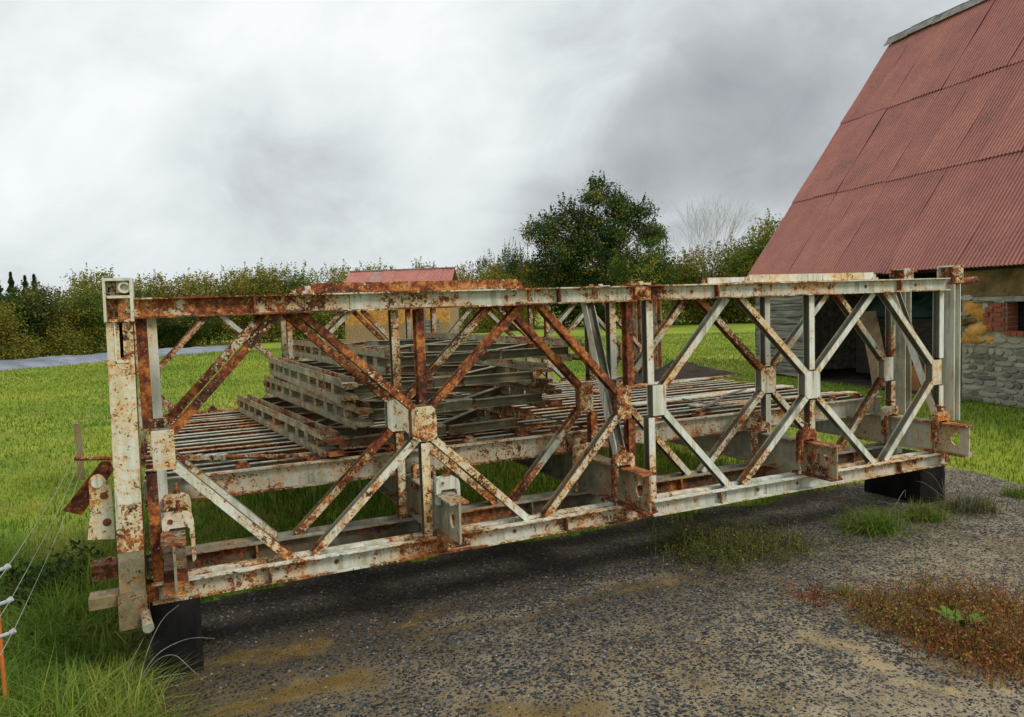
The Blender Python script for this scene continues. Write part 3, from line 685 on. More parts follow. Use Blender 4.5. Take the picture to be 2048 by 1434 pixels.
# stringers of the deck
b = MB(); b.sweep(Ibeam(.033, .125, .008, .008), (0, 0, 0), (3.0, 0, 0), (0, 0, 1), 6, lambda p, k: -.1 if k in (6, 7) else .1, grime=[1, 1, 1, 1, 1, 1, 0, 0, 1, 1, 1, 1]); JOIST = b.mesh('joist', STEEL)  # webs painted dark as the shaded gaps between joists, top flange left pale
NJ = 17
for bay in (0, 1):
    for k in range(NJ):
        y = .80 + k * (3.62 - .80) / (NJ - 1)
        o = link('joist', JOIST, bridge); o.location = (.02 + bay * 3.05, y + random.uniform(-.012, .012), .4385 + random.uniform(-.004, .004)); o.rotation_euler.z = random.uniform(-.003, .003)
        o['rust'] = random.uniform(.2, .5); o['moss'] = random.uniform(.1, .5)
    for x in (.22, .86, 1.52, 2.18, 2.82):
        b = MB(); b.box(x - .045, x + .045, .78, 3.66, .388, .396); o = b.build('cross_strap', PINK, bridge); o.location.x = .02 + bay * 3.05
    for y, r in ((.615, .16), (3.80, .4)):
        e_ = empty('edge_stringer', (.02 + bay * 3.05, y, 0), bridge)
        b = MB()
        fl = -1 if y < 1 else 1
        prof = [(.0 * fl, 0), (-.05 * fl, 0), (-.05 * fl, .010), (-.010 * fl, .012), (-.010 * fl, .138), (-.05 * fl, .140), (-.05 * fl, .150), (0, .150)]
        b.sweep([(u, v + .3585) for u, v in prof], (0, 0, 0), (3.0, 0, 0), (0, 0, 1), 14, lambda p, kk: .25 if kk in (1, 2) else .05)
        b.build('channel', STEEL, e_, rust=r + .16, moss=.3, dirt=.12)
        for x in (.55, .98, 1.50, 2.05, 2.45, 2.75):
            b = MB(); b.box(x - .042, x + .042, .004, .07, .510, .528); b.tube([(x, .03, .528), (x, .03, .548)], .026, 10); b.build('button', STEEL, e_, rust=.75, moss=.5)

# ------------------------------------------------------------------ panels stacked flat on the deck
names = ('lowest mossy truss panel of the stack lying on the deck', 'second truss panel up in the stack lying on the deck', 'third truss panel up in the stack lying on the deck', 'fourth truss panel up, set further towards the field', 'topmost truss panel of the flat stack on the deck')
for k, (xf, xb, yf_, z, mo) in enumerate(((1.075, .80, .58, .588, .97), (1.28, 1.06, .60, .757, .95), (1.20, 1.12, .66, .926, .9), (1.50, 1.36, .62, 1.095, .9), (1.62, 1.50, .80, 1.275, .65))):
    if k == 4: continue
    e_ = tag(empty('truss_panel'), names[k], 'truss panel', 'spare truss panels stacked on the deck')
    ang = math.atan2(xb - xf, 2.9)
    # local x runs along +y of the world, local z runs along +x, local y is up
    ex = Vector((math.sin(ang), math.cos(ang), 0)); ez = Vector((math.cos(ang), -math.sin(ang), 0)); ey = ez.cross(ex)
    mt = Matrix((ex, ey, ez)).transposed().to_4x4(); mt.translation = Vector((xf, yf_, z))
    e_.matrix_world = mt
    panel(e_, rust=.26 + .06 * (k == 0), moss=mo * .88)
    for ch in e_.children: ch['dirt'] = random.uniform(.0, .18)

# ------------------------------------------------------------------ supports and loose things round the bridge
def rough_block(x0, x1, y0, y1, z0, z1, seed):
    b = MB(); n = 8; vs = {}; fs = []
    def vid(i, j, k):
        if (i, j, k) not in vs: vs[(i, j, k)] = len(vs)
        return vs[(i, j, k)]
    for a in range(n):
        for c in range(n):
            for e_ in (0, n):
                fs += [(vid(e_, a, c), vid(e_, a + 1, c), vid(e_, a + 1, c + 1), vid(e_, a, c + 1)), (vid(a, e_, c), vid(a + 1, e_, c), vid(a + 1, e_, c + 1), vid(a, e_, c + 1)), (vid(a, c, e_), vid(a + 1, c, e_), vid(a + 1, c + 1, e_), vid(a, c + 1, e_))]
    r_ = random.Random(seed); pts = []
    for (i, j, k) in vs:
        ed = sum(q in (0, n) for q in (i, j, k)); f = [(i / n), (j / n), (k / n)]; g_ = .985 if ed == 2 else .975 if ed == 3 else 1.0
        p = [lo + (hi - lo) * (.5 + (t_ - .5) * (g_ if ax < 2 else 1)) + r_.uniform(-.004, .004) * (ax < 2) for ax, (t_, lo, hi) in enumerate(zip(f, (x0, y0, z0), (x1, y1, z1)))]
        pts.append(p)
    b.add(pts, fs); return b
b = rough_block(.03, .266, -.085, .56, GZ - .05, -.002, 1); tag(b.build('support_block', BLACK), 'black block under the end post corner of the bridge', 'block')
b = rough_block(6.02, 6.34, .16, .74, GZ - .05, -.002, 2); tag(b.build('support_block', BLACK), 'black block under the barn end of the front truss', 'block')
for x, t in ((.0, 'black block under the far truss on the field side'), (5.85, 'black block under the far truss towards the barn')):
    b = rough_block(x, x + .3, 3.95, 4.55, GZ - .05, -.002, 3); tag(b.build('support_block', BLACK), t, 'block')

# tie rod with turnbuckle lying across the deck
rod = tag(empty('tie_rod'), 'rusty tie rod with turnbuckle lying across the deck joists', 'tie rod')
A = Vector((-.40, 1.42, .545)); B = Vector((1.02, .70, .522)); t = (B - A).normalized(); n_ = Vector((-t.y, t.x, 0))
L = (B - A).length
b = MB(); b.tube([A, A + t * L * .48], .014, 8); b.tube([A + t * L * .62, B], .015, 8); b.build('bar', STEEL, rod, rust=.72, moss=.1)
b = MB()
for s in (-1, 1): b.obox(A + t * L * .55 + n_ * s * .019, t * L * .075, n_ * .005, Vector((0, 0, .014)))
for u in (.475, .52, .58, .625): b.obox(A + t * L * u, t * .014, n_ * .024, Vector((0, 0, .018)))
b.build('turnbuckle', STEEL, rod, rust=.55, moss=0.0)

# scrap lying on the far part of the deck
def strip(name, label, cat, p, q, w, th, mat, z=.506, **k):
    p, q = Vector(p), Vector(q); t = (q - p); n_ = Vector((-t.y, t.x, 0)).normalized()
    b = MB(); b.obox((p + q) / 2 + Vector((0, 0, z + th / 2)), t / 2, n_ * w / 2, Vector((0, 0, th / 2))); o = b.build(name, mat, None, **k); return tag(o, label, cat)
strip('steel_strip', 'long pale steel strip lying on the deck near the whiter panel', 'steel strip', (3.98, 1.52, 0), (6.05, 1.72, 0), .16, .012, STEEL, rust=.35, moss=.2)
strip('steel_strip', 'rusty edged steel strip beyond the long pale strip on the deck', 'steel strip', (4.2, 2.62, 0), (6.4, 3.0, 0), .20, .014, STEEL, z=.507, rust=.55, moss=.1)
strip('steel_strip', 'narrow steel strip lying nearest the edge stringer on the deck', 'steel strip', (4.35, 1.12, 0), (6.1, .92, 0), .13, .012, STEEL, rust=.45, moss=.1)
p = at_z(1405, 818, .53); q_ = at_z(1492, 778, .55)
b = MB(); b.tube([p, (p + q_) / 2 + Vector((0, .02, .02)), q_], [.016, .014, .010], 8); tag(b.build('stick', STICK), 'bent grey stick lying across the deck joists', 'stick')
p = at_z(1365, 798, .53); q_ = at_z(1445, 812, .53)
b = MB(); b.tube([p, q_], [.009, .007], 8); tag(b.build('stick', STICK), 'thin short stick lying across the bent grey stick', 'stick')
# crumpled dark rusty sheet heap at the far edge of the deck
n1, n2 = 26, 16; vs = []; fs = []
for j in range(n2):
    for i in range(n1):
        u, v = i / (n1 - 1), j / (n2 - 1); x = 5.05 + 1.5 * u; y = 2.9 + .75 * v
        h = (math.sin(math.pi * u) ** .6 * math.sin(math.pi * v) ** .6) * (.03 + .24 * float(fbm(x, y, 3.2, 4)) ** 1.5); vs.append((x, y, .508 + h))
fs = [(j * n1 + i, j * n1 + i + 1, (j + 1) * n1 + i + 1, (j + 1) * n1 + i) for j in range(n2 - 1) for i in range(n1 - 1)]
b = MB(); b.add(vs, fs); tag(b.build('crumpled_sheet', DARKWOOD), 'dark rusty crumpled sheet heaped at the far deck edge', 'scrap sheet')

# electric fence: near plastic post with insulators, far wooden post, wires
NP = Vector((at_y(-6, 1200, -.16).x, -.16, GZ)); FP = Vector((-.80, 5.75, GZ))
fp = tag(empty('fence_post'), 'thin grey wooden fence post standing in the field', 'fence post')
b = MB(); b.tube([FP, FP + Vector((.005, 0, .35)), FP + Vector((0, 0, .66))], [.036, .035, .033], 8); b.build('post', WOODX, fp)
npz = [at_y(14, 1137, NP.y).z, at_y(14, 1204, NP.y).z, at_y(14, 1268, NP.y).z]
npst = tag(empty('fence_post'), 'orange plastic electric fence post at the picture edge', 'fence post')
b = MB(); b.tube([NP, NP + Vector((0, 0, npz[0] - GZ + .03))], .009, 8); b.build('stake', ORANGE, npst)
for z in npz:
    b = MB(); b.tube([(NP.x + .0, NP.y - .005, z - .004), (NP.x + .045, NP.y - .01, z + .006)], .009, 8); b.tube([(NP.x + .045, NP.y - .01, z + .006), (NP.x + .06, NP.y - .012, z + .016)], .013, 8); b.build('insulator', GALV, npst)
for k, z in enumerate(npz):
    a = Vector((NP.x + .055, NP.y - .012, z + .012)); c = FP + Vector((.03, -.03, (.44, .30, .16)[k]))
    pts = [a.lerp(c, t_) + Vector((0, 0, -.05 * math.sin(math.pi * t_))) for t_ in np.linspace(0, 1, 14)]
    back = a + Vector((-.10, -3.2, -.02))
    b = MB(); b.tube([back] + pts, .0015, 6)
    tag(b.build('fence_wire', WIRE), ('topmost', 'middle', 'lowest')[k] + ' wire of the electric fence beside the end post', 'wire', 'electric fence wires')

# ------------------------------------------------------------------ the barn
E0 = Vector((12.916, 10.053, 0)); du = Vector((-.1644, -.9864, 0)).normalized(); dp = Vector((.9864, -.1644, 0)).normalized()   # along the eave towards the viewer; inwards
EZ = 1.79; RUN = 4.24; RISE = 5.79; LEN = 15.0
def BP(s, p, z): return E0 + du * s + dp * p + Vector((0, 0, z))
barn = tag(empty('barn', BP(0, 0, GZ)), 'old stone barn under a steep rusty red corrugated iron roof', 'barn')
barn_inv = Matrix.Translation(-barn.location)
def bpart(b, name, mat, parent=None, smooth=False, **k):
    o = b.build(name, mat, parent or barn, smooth, **k)
    if not parent: o.matrix_parent_inverse = Matrix.Identity(4)
    if not parent: o.location = -barn.location
    return o
def bbox(b, s0, s1, p0, p1, z0, z1):
    return b.add([BP(s, p, z) for z in (z0, z1) for p in (p0, p1) for s in (s0, s1)], [(0, 2, 3, 1), (4, 5, 7, 6), (0, 1, 5, 4), (2, 6, 7, 3), (0, 4, 6, 2), (1, 3, 7, 5)])
# roof sheets: 3 courses, each sheet its own piece
SW = 0.80; SLEN = math.hypot(RUN, RISE); WAVE = 0.0762; AMP = .017
ups = (dp * RUN + Vector((0, 0, RISE))).normalized(); nrm = du.cross(ups).normalized()
if nrm.z < 0: nrm = -nrm
def sheet_mesh(width, length, seed):
    r = random.Random(seed); nw = int(round(width / WAVE)); nn = nw * 6 + 1; nl = 7; vs = []
    for j in range(nl):
        v = length * j / (nl - 1); sag = .006 * math.sin(v * 3 + seed)
        for i in range(nn):
            u = nw * WAVE * i / (nn - 1); vs.append((u, v, AMP * math.cos(2 * math.pi * u / WAVE) + sag + r.uniform(-.0008, .0008)))
    fs = [(j * nn + i, j * nn + i + 1, (j + 1) * nn + i + 1, (j + 1) * nn + i) for j in range(nl - 1) for i in range(nn - 1)]
    me = MB().add(vs, fs).mesh('roof_sheet', ROOF, True); return me
LAP = .13; CL = (SLEN + 2 * LAP) / 3
SHEETS = [sheet_mesh(SW + WAVE, CL, k) for k in range(3)]
nc = int(LEN / (WAVE * 10)) 
rr = random.Random(5)
for c in range(nc):
    for row in range(3):
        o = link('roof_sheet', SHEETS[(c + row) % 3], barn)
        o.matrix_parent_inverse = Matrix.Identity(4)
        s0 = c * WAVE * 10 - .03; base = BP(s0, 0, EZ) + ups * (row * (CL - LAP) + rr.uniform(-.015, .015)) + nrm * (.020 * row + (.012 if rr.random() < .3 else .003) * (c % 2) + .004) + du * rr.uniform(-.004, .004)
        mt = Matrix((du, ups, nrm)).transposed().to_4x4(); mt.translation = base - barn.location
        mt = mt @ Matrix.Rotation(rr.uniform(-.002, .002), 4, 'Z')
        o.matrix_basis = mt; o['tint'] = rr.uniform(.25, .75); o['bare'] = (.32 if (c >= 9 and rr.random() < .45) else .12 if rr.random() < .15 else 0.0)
# far slope of the roof, ridge and verge
ups2 = (-dp * RUN + Vector((0, 0, RISE))).normalized(); 
b = MB(); rb = BP(0, 2 * RUN, EZ); n_ = ups2.cross(du)
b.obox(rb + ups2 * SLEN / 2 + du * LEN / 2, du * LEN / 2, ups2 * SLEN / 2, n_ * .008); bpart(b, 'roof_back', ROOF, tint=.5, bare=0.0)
b = MB()
for sgn, uu in ((1, ups), (-1, ups2)):
    nn_ = nrm if sgn == 1 else -n_
    if nn_.z < 0: nn_ = -nn_
    seg = 20
    for k in range(seg):
        top = BP(LEN * (k + .5) / seg - .12, RUN, EZ + RISE + .20 + .012 * math.sin(k * 1.7))
        b.obox(top - uu * .11 + nn_ * .0, du * (LEN / seg / 2 + .01), uu * .13, nn_ * (.006 + .001 * (k % 2)))
bpart(b, 'ridge_cap', RIDGE)
b = MB(); b.obox(BP(-.02, RUN / 2, EZ + RISE / 2) - nrm * .07, du * .02, ups * SLEN / 2, nrm * .06); bpart(b, 'verge_board', DARKWOOD)
b = MB(); bbox(b, -.0, LEN, .10, .22, EZ - .03, EZ + .09); bpart(b, 'wall_plate', DARKWOOD)
for k in range(16):
    b = MB(); b.obox(BP(.3 + k * .95, .12, EZ) + ups * SLEN / 2 - nrm * .085, du * .04, ups * (SLEN / 2 - .1), nrm * .05); bpart(b, 'rafter', DARKWOOD)
# walls
WP = .26; WT = .5        # set back of the front wall, its thickness
WS0, WS1 = 6.02, LEN     # the stone front wall
b = MB()
WN0, WN1, WZ0, WZ1 = 6.84, 7.95, .735, 1.235     # window opening
for s0, s1, z0, z1 in ((WS0, WN0, GZ - .1, EZ - .04), (WN1, WS1, GZ - .1, EZ - .04), (WN0, WN1, GZ - .1, WZ0), (WN0, WN1, WZ1, EZ - .04)):
    bbox(b, s0, s1, WP, WP + WT, z0, z1)
bpart(b, 'front_wall', MORTAR)
b = MB(); bbox(b, 0.05, LEN, 2 * RUN - WP - WT, 2 * RUN - WP, GZ - .1, EZ - .04); bpart(b, 'back_wall', MORTAR)
for s in (.02, LEN - .4):
    b = MB(); pr = [(WP, GZ - .1), (2 * RUN - WP, GZ - .1), (2 * RUN - WP, EZ + .25), (RUN, EZ + RISE - .35), (WP, EZ + .25)]
    vs = [BP(s, p, z) for p, z in pr] + [BP(s + .35, p, z) for p, z in pr]
    b.add(vs, [tuple(range(5)), tuple(range(9, 4, -1))] + [(k, (k + 1) % 5, (k + 1) % 5 + 5, k + 5) for k in range(5)]); bpart(b, 'gable_wall', MORTAR)
b = MB(); bbox(b, 0.4, LEN - .4, WP, 2 * RUN - WP - WT, GZ - .1, GZ + .015); bpart(b, 'earth_floor', EARTH)
# field stones laid proud of the mortar, smaller below the window
def stone_mesh(w, h, d, seed):
    r = random.Random(seed); n = 8; pr = []
    for k in range(n):
        a = 2 * math.pi * (k + .5) / n; c, s = math.cos(a), math.sin(a); m_ = max(abs(c), abs(s)); pr.append((c / m_ * r.uniform(.93, 1.0), s / m_ * r.uniform(.84, 1.0)))
    vs = [(u * w / 2, 0, v * h / 2) for u, v in pr] + [(u * w / 2 * .97, -d * r.uniform(.75, 1.0), v * h / 2 * .97) for u, v in pr] + [(u * w / 2 * .90, -d * r.uniform(.95, 1.12), v * h / 2 * .85) for u, v in pr] + [(r.uniform(-.1, .1) * w, -d * r.uniform(1.0, 1.15), r.uniform(-.1, .1) * h)]
    fs = [(j * n + k, j * n + (k + 1) % n, (j + 1) * n + (k + 1) % n, (j + 1) * n + k) for j in (0, 1) for k in range(n)] + [(2 * n + k, 2 * n + (k + 1) % n, 3 * n) for k in range(n)]
    return MB().add(vs, fs).mesh('stone', STONE)
STN = [stone_mesh(1, 1, 1, k) for k in range(9)]
sx = Matrix((du, dp, Vector((0, 0, 1)))).transposed().to_4x4()     # local x along the wall, -y outwards
def lay(me, s, z, w, h, d, p=WP, name='stone', parent=barn):
    o = link(name, me, parent); mt = sx.copy(); mt.translation = BP(s, p, z) - barn.location
    o.matrix_basis = mt @ Matrix.Rotation(rr.uniform(-.035, .035), 4, 'Y') @ Matrix.Diagonal((w, d, h, 1)); return o
z = GZ + .02; course = 0; nst = 0
while z < .72:
    h = rr.uniform(.062, .125); s = WS0 + .02
    while s < 9.6:
        w = rr.choice((rr.uniform(.08, .18), rr.uniform(.16, .30), rr.uniform(.28, .50)))
        w = min(w, 9.7 - s)
        if w > .06 and z + h < WZ0 - .01: lay(rr.choice(STN), s + w / 2, z + h / 2, w - rr.uniform(.004, .02), h - rr.uniform(.002, .02), rr.uniform(.010, .034)); nst += 1
        s += w
    z += h; course += 1
# stones and brick of the opening's jamb and the window's jamb and sill
for z, s, w, h in ((.80, 6.12, .16, .10), (1.05, 6.12, .18, .09), (1.31, 6.15, .24, .11), (1.28, 6.6, .46, .07)):
    lay(STN[3], s, z, w, h, .05)
z = .78
BR = []
bm_ = MB(); bm_.box(-.5, .5, -.5, .5, -.5, .5); BRK = bm_.mesh('brick', BRICK); bm_ = MB(); bm_.box(-.5, .5, -.5, .5, -.5, .5); GST = bm_.mesh('jamb_stone', STONE)
k = 0
while z < 1.225:
    if k % 2 == 0: spans = ((6.56, .155, k > 4), (6.745, .19, k > 5))
    else: spans = ((6.50, .10, k > 4), (6.685, .215, k > 5), (6.82, .04, k > 5))
    for s, w, isstone in spans:
        o = lay(GST if isstone else BRK, s, z + .033, w - .012, .058, .05, WP - .012, 'jamb_stone' if isstone else 'brick')
    for pq in (.12,):
        o = link('brick', BRK, barn); mt = sx.copy(); mt.translation = BP(WN0 + .002, WP + pq, z + .033) - barn.location; o.matrix_basis = mt @ Matrix.Diagonal((.02, .20, .058, 1))
    z += .074; k += 1
s = WN0 + .0
while s < WN1 + .2:
    lay(BRK, s + .055, WZ0 + .012, .10, .07, .16, WP + .04, 'brick'); s += .112
b = MB(); bbox(b, WN0, WN1, WP + .23, WP + .26, WZ0, WZ1); bpart(b, 'dark_window_sheet', BLACK)  # black sheet standing in for the darkness inside the open window
b = MB(); bbox(b, 6.25, WN1 + .35, WP - .035, WP + .1, WZ1 + .005, WZ1 + .085); bpart(b, 'lintel', PALE)
# brown cob band under the eave and ochre cob lumps
def lumpy(name, mat, s0, s1, z0, z1, d, seed, ns=26, nz=14, fade=True):
    vs = []; fs = []
    for j in range(nz):
        for i in range(ns):
            u, v = i / (ns - 1), j / (nz - 1); s = s0 + (s1 - s0) * u; zz_ = z0 + (z1 - z0) * v
            edge = min(u, 1 - u, v, 1 - v) * 6; edge = min(1, edge)
            hh = d * (edge ** .5 if fade else 1) * (.45 + .9 * float(fbm(s * 1.0 + seed, zz_, 7, 4))) - (.03 if edge < .05 and fade else 0)
            if fade and edge < .8: s += .03 * (float(vnoise(s * 9 + seed, zz_ * 9)) - .5); zz_ += .05 * (float(vnoise(zz_ * 9, s * 9 + seed)) - .5)
            vs.append(BP(s, WP - hh, zz_))
    fs = [(j * ns + i, j * ns + i + 1, (j + 1) * ns + i + 1, (j + 1) * ns + i) for j in range(nz - 1) for i in range(ns - 1)]
    b = MB(); b.add(vs, fs); return bpart(b, name, mat, smooth=True)
lumpy('cob_band', COBD, 6.06, 9.8, 1.33, EZ - .05, .03, 3, 60, 12, False)
def blob(name, mat, s0, z0, rs, rz, d, seed, nr_=9, na=40):
    r_ = random.Random(seed); ph = [r_.uniform(0, 6.28) for _ in range(5)]; vs = []
    for i in range(nr_):
        for k in range(na):
            a = 2 * math.pi * k / na; q = i / (nr_ - 1); e_ = 1 + sum(.13 / (n_ * .5 + .5) * math.sin((n_ + 2) * a + ph[n_]) for n_ in range(5))
            m_ = max(abs(math.cos(a)), abs(math.sin(a))) ** .6
            s = s0 + rs * q * e_ * math.cos(a) / m_; z_ = z0 + rz * q * e_ * math.sin(a) / m_
            vs.append(BP(s, WP - (d * (1 - q ** 4) * (.35 + 1.1 * float(fbm(s + seed, z_, 9, 4))) - (.03 if i == nr_ - 1 else 0)), z_))
    b = MB(); b.add(vs, [(i * na + k, i * na + (k + 1) % na, (i + 1) * na + (k + 1) % na, (i + 1) * na + k) for i in range(nr_ - 1) for k in range(na)]); return bpart(b, name, mat, smooth=True)
blob('cob_patch', COB, 6.26, 1.10, .21, .16, .06, 11); blob('cob_patch', COB, 6.28, .73, .27, .17, .06, 23); blob('cob_patch', COBD, 6.14, .92, .16, .06, .07, 31); blob('cob_patch', COB, 6.56, .62, .10, .07, .045, 37)
b = MB()
for zt in (GZ - .1,): bbox(b, WS0 - .10, WS0, WP - .01, WP + .14, zt, EZ - .04)
bpart(b, 'door_post', DARKWOOD)
# boarded end bay
z = GZ + .05
while z < EZ - .1:
    h = rr.uniform(.13, .22); b = MB(); tl = rr.uniform(-.01, .01)
    b.obox(BP(1.16 , WP - .02 + rr.uniform(-.012, .012), z + h / 2), du * (1.10 + rr.uniform(-.05, .03)) + Vector((0, 0, tl)), dp * .013, Vector((0, 0, h / 2 - rr.uniform(.004, .014))))
    bpart(b, 'board', WOOD); z += h
for s in (.08, 2.22):
    b = MB(); bbox(b, s - .06, s + .06, WP + .0, WP + .12, GZ - .1, EZ - .04); bpart(b, 'door_post', DARKWOOD)

# things stored in the open bay
def thing_box(name, mat, c, ax, ay, az, label, cat):
    b = MB(); b.obox(c, ax, ay, az); return tag(b.build(name, mat), label, cat)
pA = BP(4.28, .22, GZ + .06); pB = BP(3.25, .75, 1.05); t = (pB - pA); n1_ = t.cross(Vector((0, 0, 1))).normalized(); n2_ = n1_.cross(t).normalized()
thing_box('plank', WOODX, (pA + pB) / 2, t / 2, n1_ * .15, n2_ * .045, 'broad weathered plank leaning in the open barn bay', 'plank')
thing_box('box', CARD, BP(4.62, .75, -.16), du * .16, dp * .16, Vector((0, 0, .23)), 'plain brown box standing behind the leaning plank', 'box')
for k, (s, p, z, w, h, tl, lab) in enumerate(((3.3, 1.6, .1, .8, .10, .1, 'lower dark beam stacked inside the open barn'), (3.2, 1.9, .55, .9, .08, -.2, 'upper dark beam stacked inside the open barn'), (4.3, 2.4, .2, .25, .5, .0, 'dark upright timber block deep inside the barn'))):
    thing_box('timber', DARKWOOD, BP(s, p, z), du * w + Vector((0, 0, tl)), dp * .12, Vector((0, 0, h)), lab, 'timber')
pA = BP(3.75, .5, GZ); pB = BP(3.1, .9, .5); t = pB - pA; n1_ = t.cross(Vector((0, 0, 1))).normalized(); n2_ = n1_.cross(t).normalized()
thing_box('plank', WOOD, (pA + pB) / 2, t / 2, n1_ * .03, n2_ * .11, 'short grey plank propped beside the boarded barn end', 'plank')
n1, n2 = 18, 12; vs = []
for j in range(n2):
    for i in range(n1):
        u, v = i / (n1 - 1), j / (n2 - 1); vs.append(BP(2.5 + 2.2 * u, 1.0 + 1.2 * v, .95 + .55 * math.sin(math.pi * u) ** .5 * math.sin(math.pi * v) ** .5 * float(.5 + fbm(u * 3, v * 3, 2, 3))))
b = MB(); b.add(vs, [(j * n1 + i, j * n1 + i + 1, (j + 1) * n1 + i + 1, (j + 1) * n1 + i) for j in range(n2 - 1) for i in range(n1 - 1)])
tag(b.build('tarpaulin', TARP), 'dark green tarpaulin heaped over goods inside the barn', 'tarpaulin')
thing_box('crate', DARKWOOD, BP(3.6, 1.6, .35), du * 1.05, dp * .55, Vector((0, 0, .58)), 'dark crate under the green tarpaulin in the barn', 'crate')
# rusty pipe bits by the wall end
g = BP(6.05, -.25, GZ)
b = MB(); b.tube([g + Vector((0, 0, .05)), g + Vector((.05, -.1, .35)), g + Vector((-.02, .05, .62))], .045, 10); b.tube([g + Vector((.1, -.25, .12)), g + Vector((.0, .0, .32))], .05, 10)
tag(b.build('pipe_scrap', RUSTBAR), 'rusty pipe scrap leaning by the stone wall end', 'scrap')

# ------------------------------------------------------------------ hut in the field
H0 = at_z(692, 689, GZ); 
yaw = 0.4279; hr = Vector((math.cos(yaw + .06), -math.sin(yaw + .06), 0)); hf = Vector((math.sin(yaw + .06), math.cos(yaw + .06), 0))
HW = 5.75; HD = 4.2
dist = (H0 - CAM).dot(Vector((math.sin(yaw), math.cos(yaw), 0)))
hut = tag(empty('hut', H0), 'small stone and ochre cob hut with red iron roof', 'hut')
def HP(u, v, z): return Vector((0, 0, 0)) + hr * u + hf * v + Vector((0, 0, z))
def hbox(b, u0, u1, v0, v1, z0, z1):
    return b.add([HP(u, v, z) for z in (z0, z1) for v in (v0, v1) for u in (u0, u1)], [(0, 2, 3, 1), (4, 5, 7, 6), (0, 1, 5, 4), (2, 6, 7, 3), (0, 4, 6, 2), (1, 3, 7, 5)])
HE, HR = 2.95, 4.05
DU0, DU1 = 3.95, 4.45
RUBBLE = simple('rubble_masonry', (0.16, 0.10, 0.045), (0.52, 0.36, 0.19), 16, 0.95, 0.8, 8, (1, 1, 2.2), bd=0.05)
b = MB()
for u0, u1 in ((0, DU0), (DU1, HW)): hbox(b, u0, u1, 0, .4, -.2, 1.05)
bo = b.build('rubble_wall', RUBBLE, hut)
b = MB()
for u0, u1 in ((0, DU0), (DU1, HW)): hbox(b, u0 + .01, u1 - .01, .02, .4, 1.052, HE)
hbox(b, DU0, DU1, .05, .4, 2.15, HE - .002); b.build('cob_wall', COB, hut)
b = MB(); hbox(b, 0.01, .4, .41, HD, -.2, HE); hbox(b, HW - .4, HW - .01, .41, HD, -.2, HE); hbox(b, .41, HW - .41, HD - .4, HD - .01, -.2, HE); b.build('side_wall', RUBBLE, hut)
b = MB(); hbox(b, DU0 + .01, DU0 + .09, -.02, .2, -.1, 2.15); b.build('door_frame', PALE, hut); b = MB(); hbox(b, DU1 - .12, DU1 - .01, -.02, .2, -.1, 2.15); b.build('door_frame', PALE, hut)
b = MB(); hbox(b, DU0 + .09, DU1 - .12, .2, .24, -.1, 2.15); b.build('door', DARKWOOD, hut)
for k in range(5):
    b = MB(); hbox(b, DU1 + .0, DU1 + .75, -.05, -.02, .3 + k * .19, .3 + k * .19 + .15); b.build('board', WOOD, hut)
hs = math.hypot(HD / 2 + .25, HR - HE + .1); hup = (hf * (HD / 2 + .25) + Vector((0, 0, HR - HE + .1))).normalized(); hn = hr.cross(hup).normalized()
ns = 9; wsh = (HW + .3) / ns
for k in range(ns):
    o = link('roof_sheet', sheet_mesh(wsh, hs, 40 + k), hut); mt = Matrix((hr, hup, hn)).transposed().to_4x4(); mt.translation = HP(-.15 + k * wsh, -.25, HE - .1) + hn * (.012 * (k % 2))
    o.matrix_basis = mt; o['tint'] = .9 - .1 * (k % 3); o['bare'] = .62 if k == 2 else .35 if k == 7 else .05
b = MB(); hup2 = (-hf * (HD / 2 + .25) + Vector((0, 0, HR - HE + .1))).normalized(); cc = HP(HW / 2, HD + .25, HE - .1) + hup2 * hs / 2
b.obox(cc, hr * (HW / 2 + .15), hup2 * hs / 2, hr.cross(hup2) * .01); b.build('roof_back', ROOF, hut, tint=.6, bare=0.0)
b = MB(); b.obox(HP(HW / 2, HD / 2, HR + .03), hr * (HW / 2 + .17), hf * .09, Vector((0, 0, .03))); b.build('ridge_cap', RIDGE, hut)

# ------------------------------------------------------------------ long plastic sheet in the field
n1, n2 = 120, 22; vs = []; fs = []
for j in range(n2):
    for i in range(n1):
        u, v = i / (n1 - 1), j / (n2 - 1)
        xa, ya = -10 + 13.0 * u, 24.5 + 11.0 * u ** .8
        wd = (6.2 - 3.2 * u) * (1 - .85 * max(0, (u - .75) / .25) ** 2)
        x = xa - .2 * wd * v; y = ya + wd * v + .25 * math.sin(u * 21)
        h = .30 * math.sin(math.pi * v) ** .5 * (.6 + .8 * float(fbm(x, y, .5, 3))) + .07 * (float(fbm(x * 3, y, 1.6, 3)) - .5)
        vs.append((x, y, GZ + .02 + max(-.05, h)))
fs = [(j * n1 + i, j * n1 + i + 1, (j + 1) * n1 + i + 1, (j + 1) * n1 + i) for j in range(n2 - 1) for i in range(n1 - 1)]
b = MB(); b.add(vs, fs); tag(b.build('plastic_sheet', PLASTIC, None, True), 'long wrinkled grey plastic sheet spread along the hedge', 'plastic sheet')

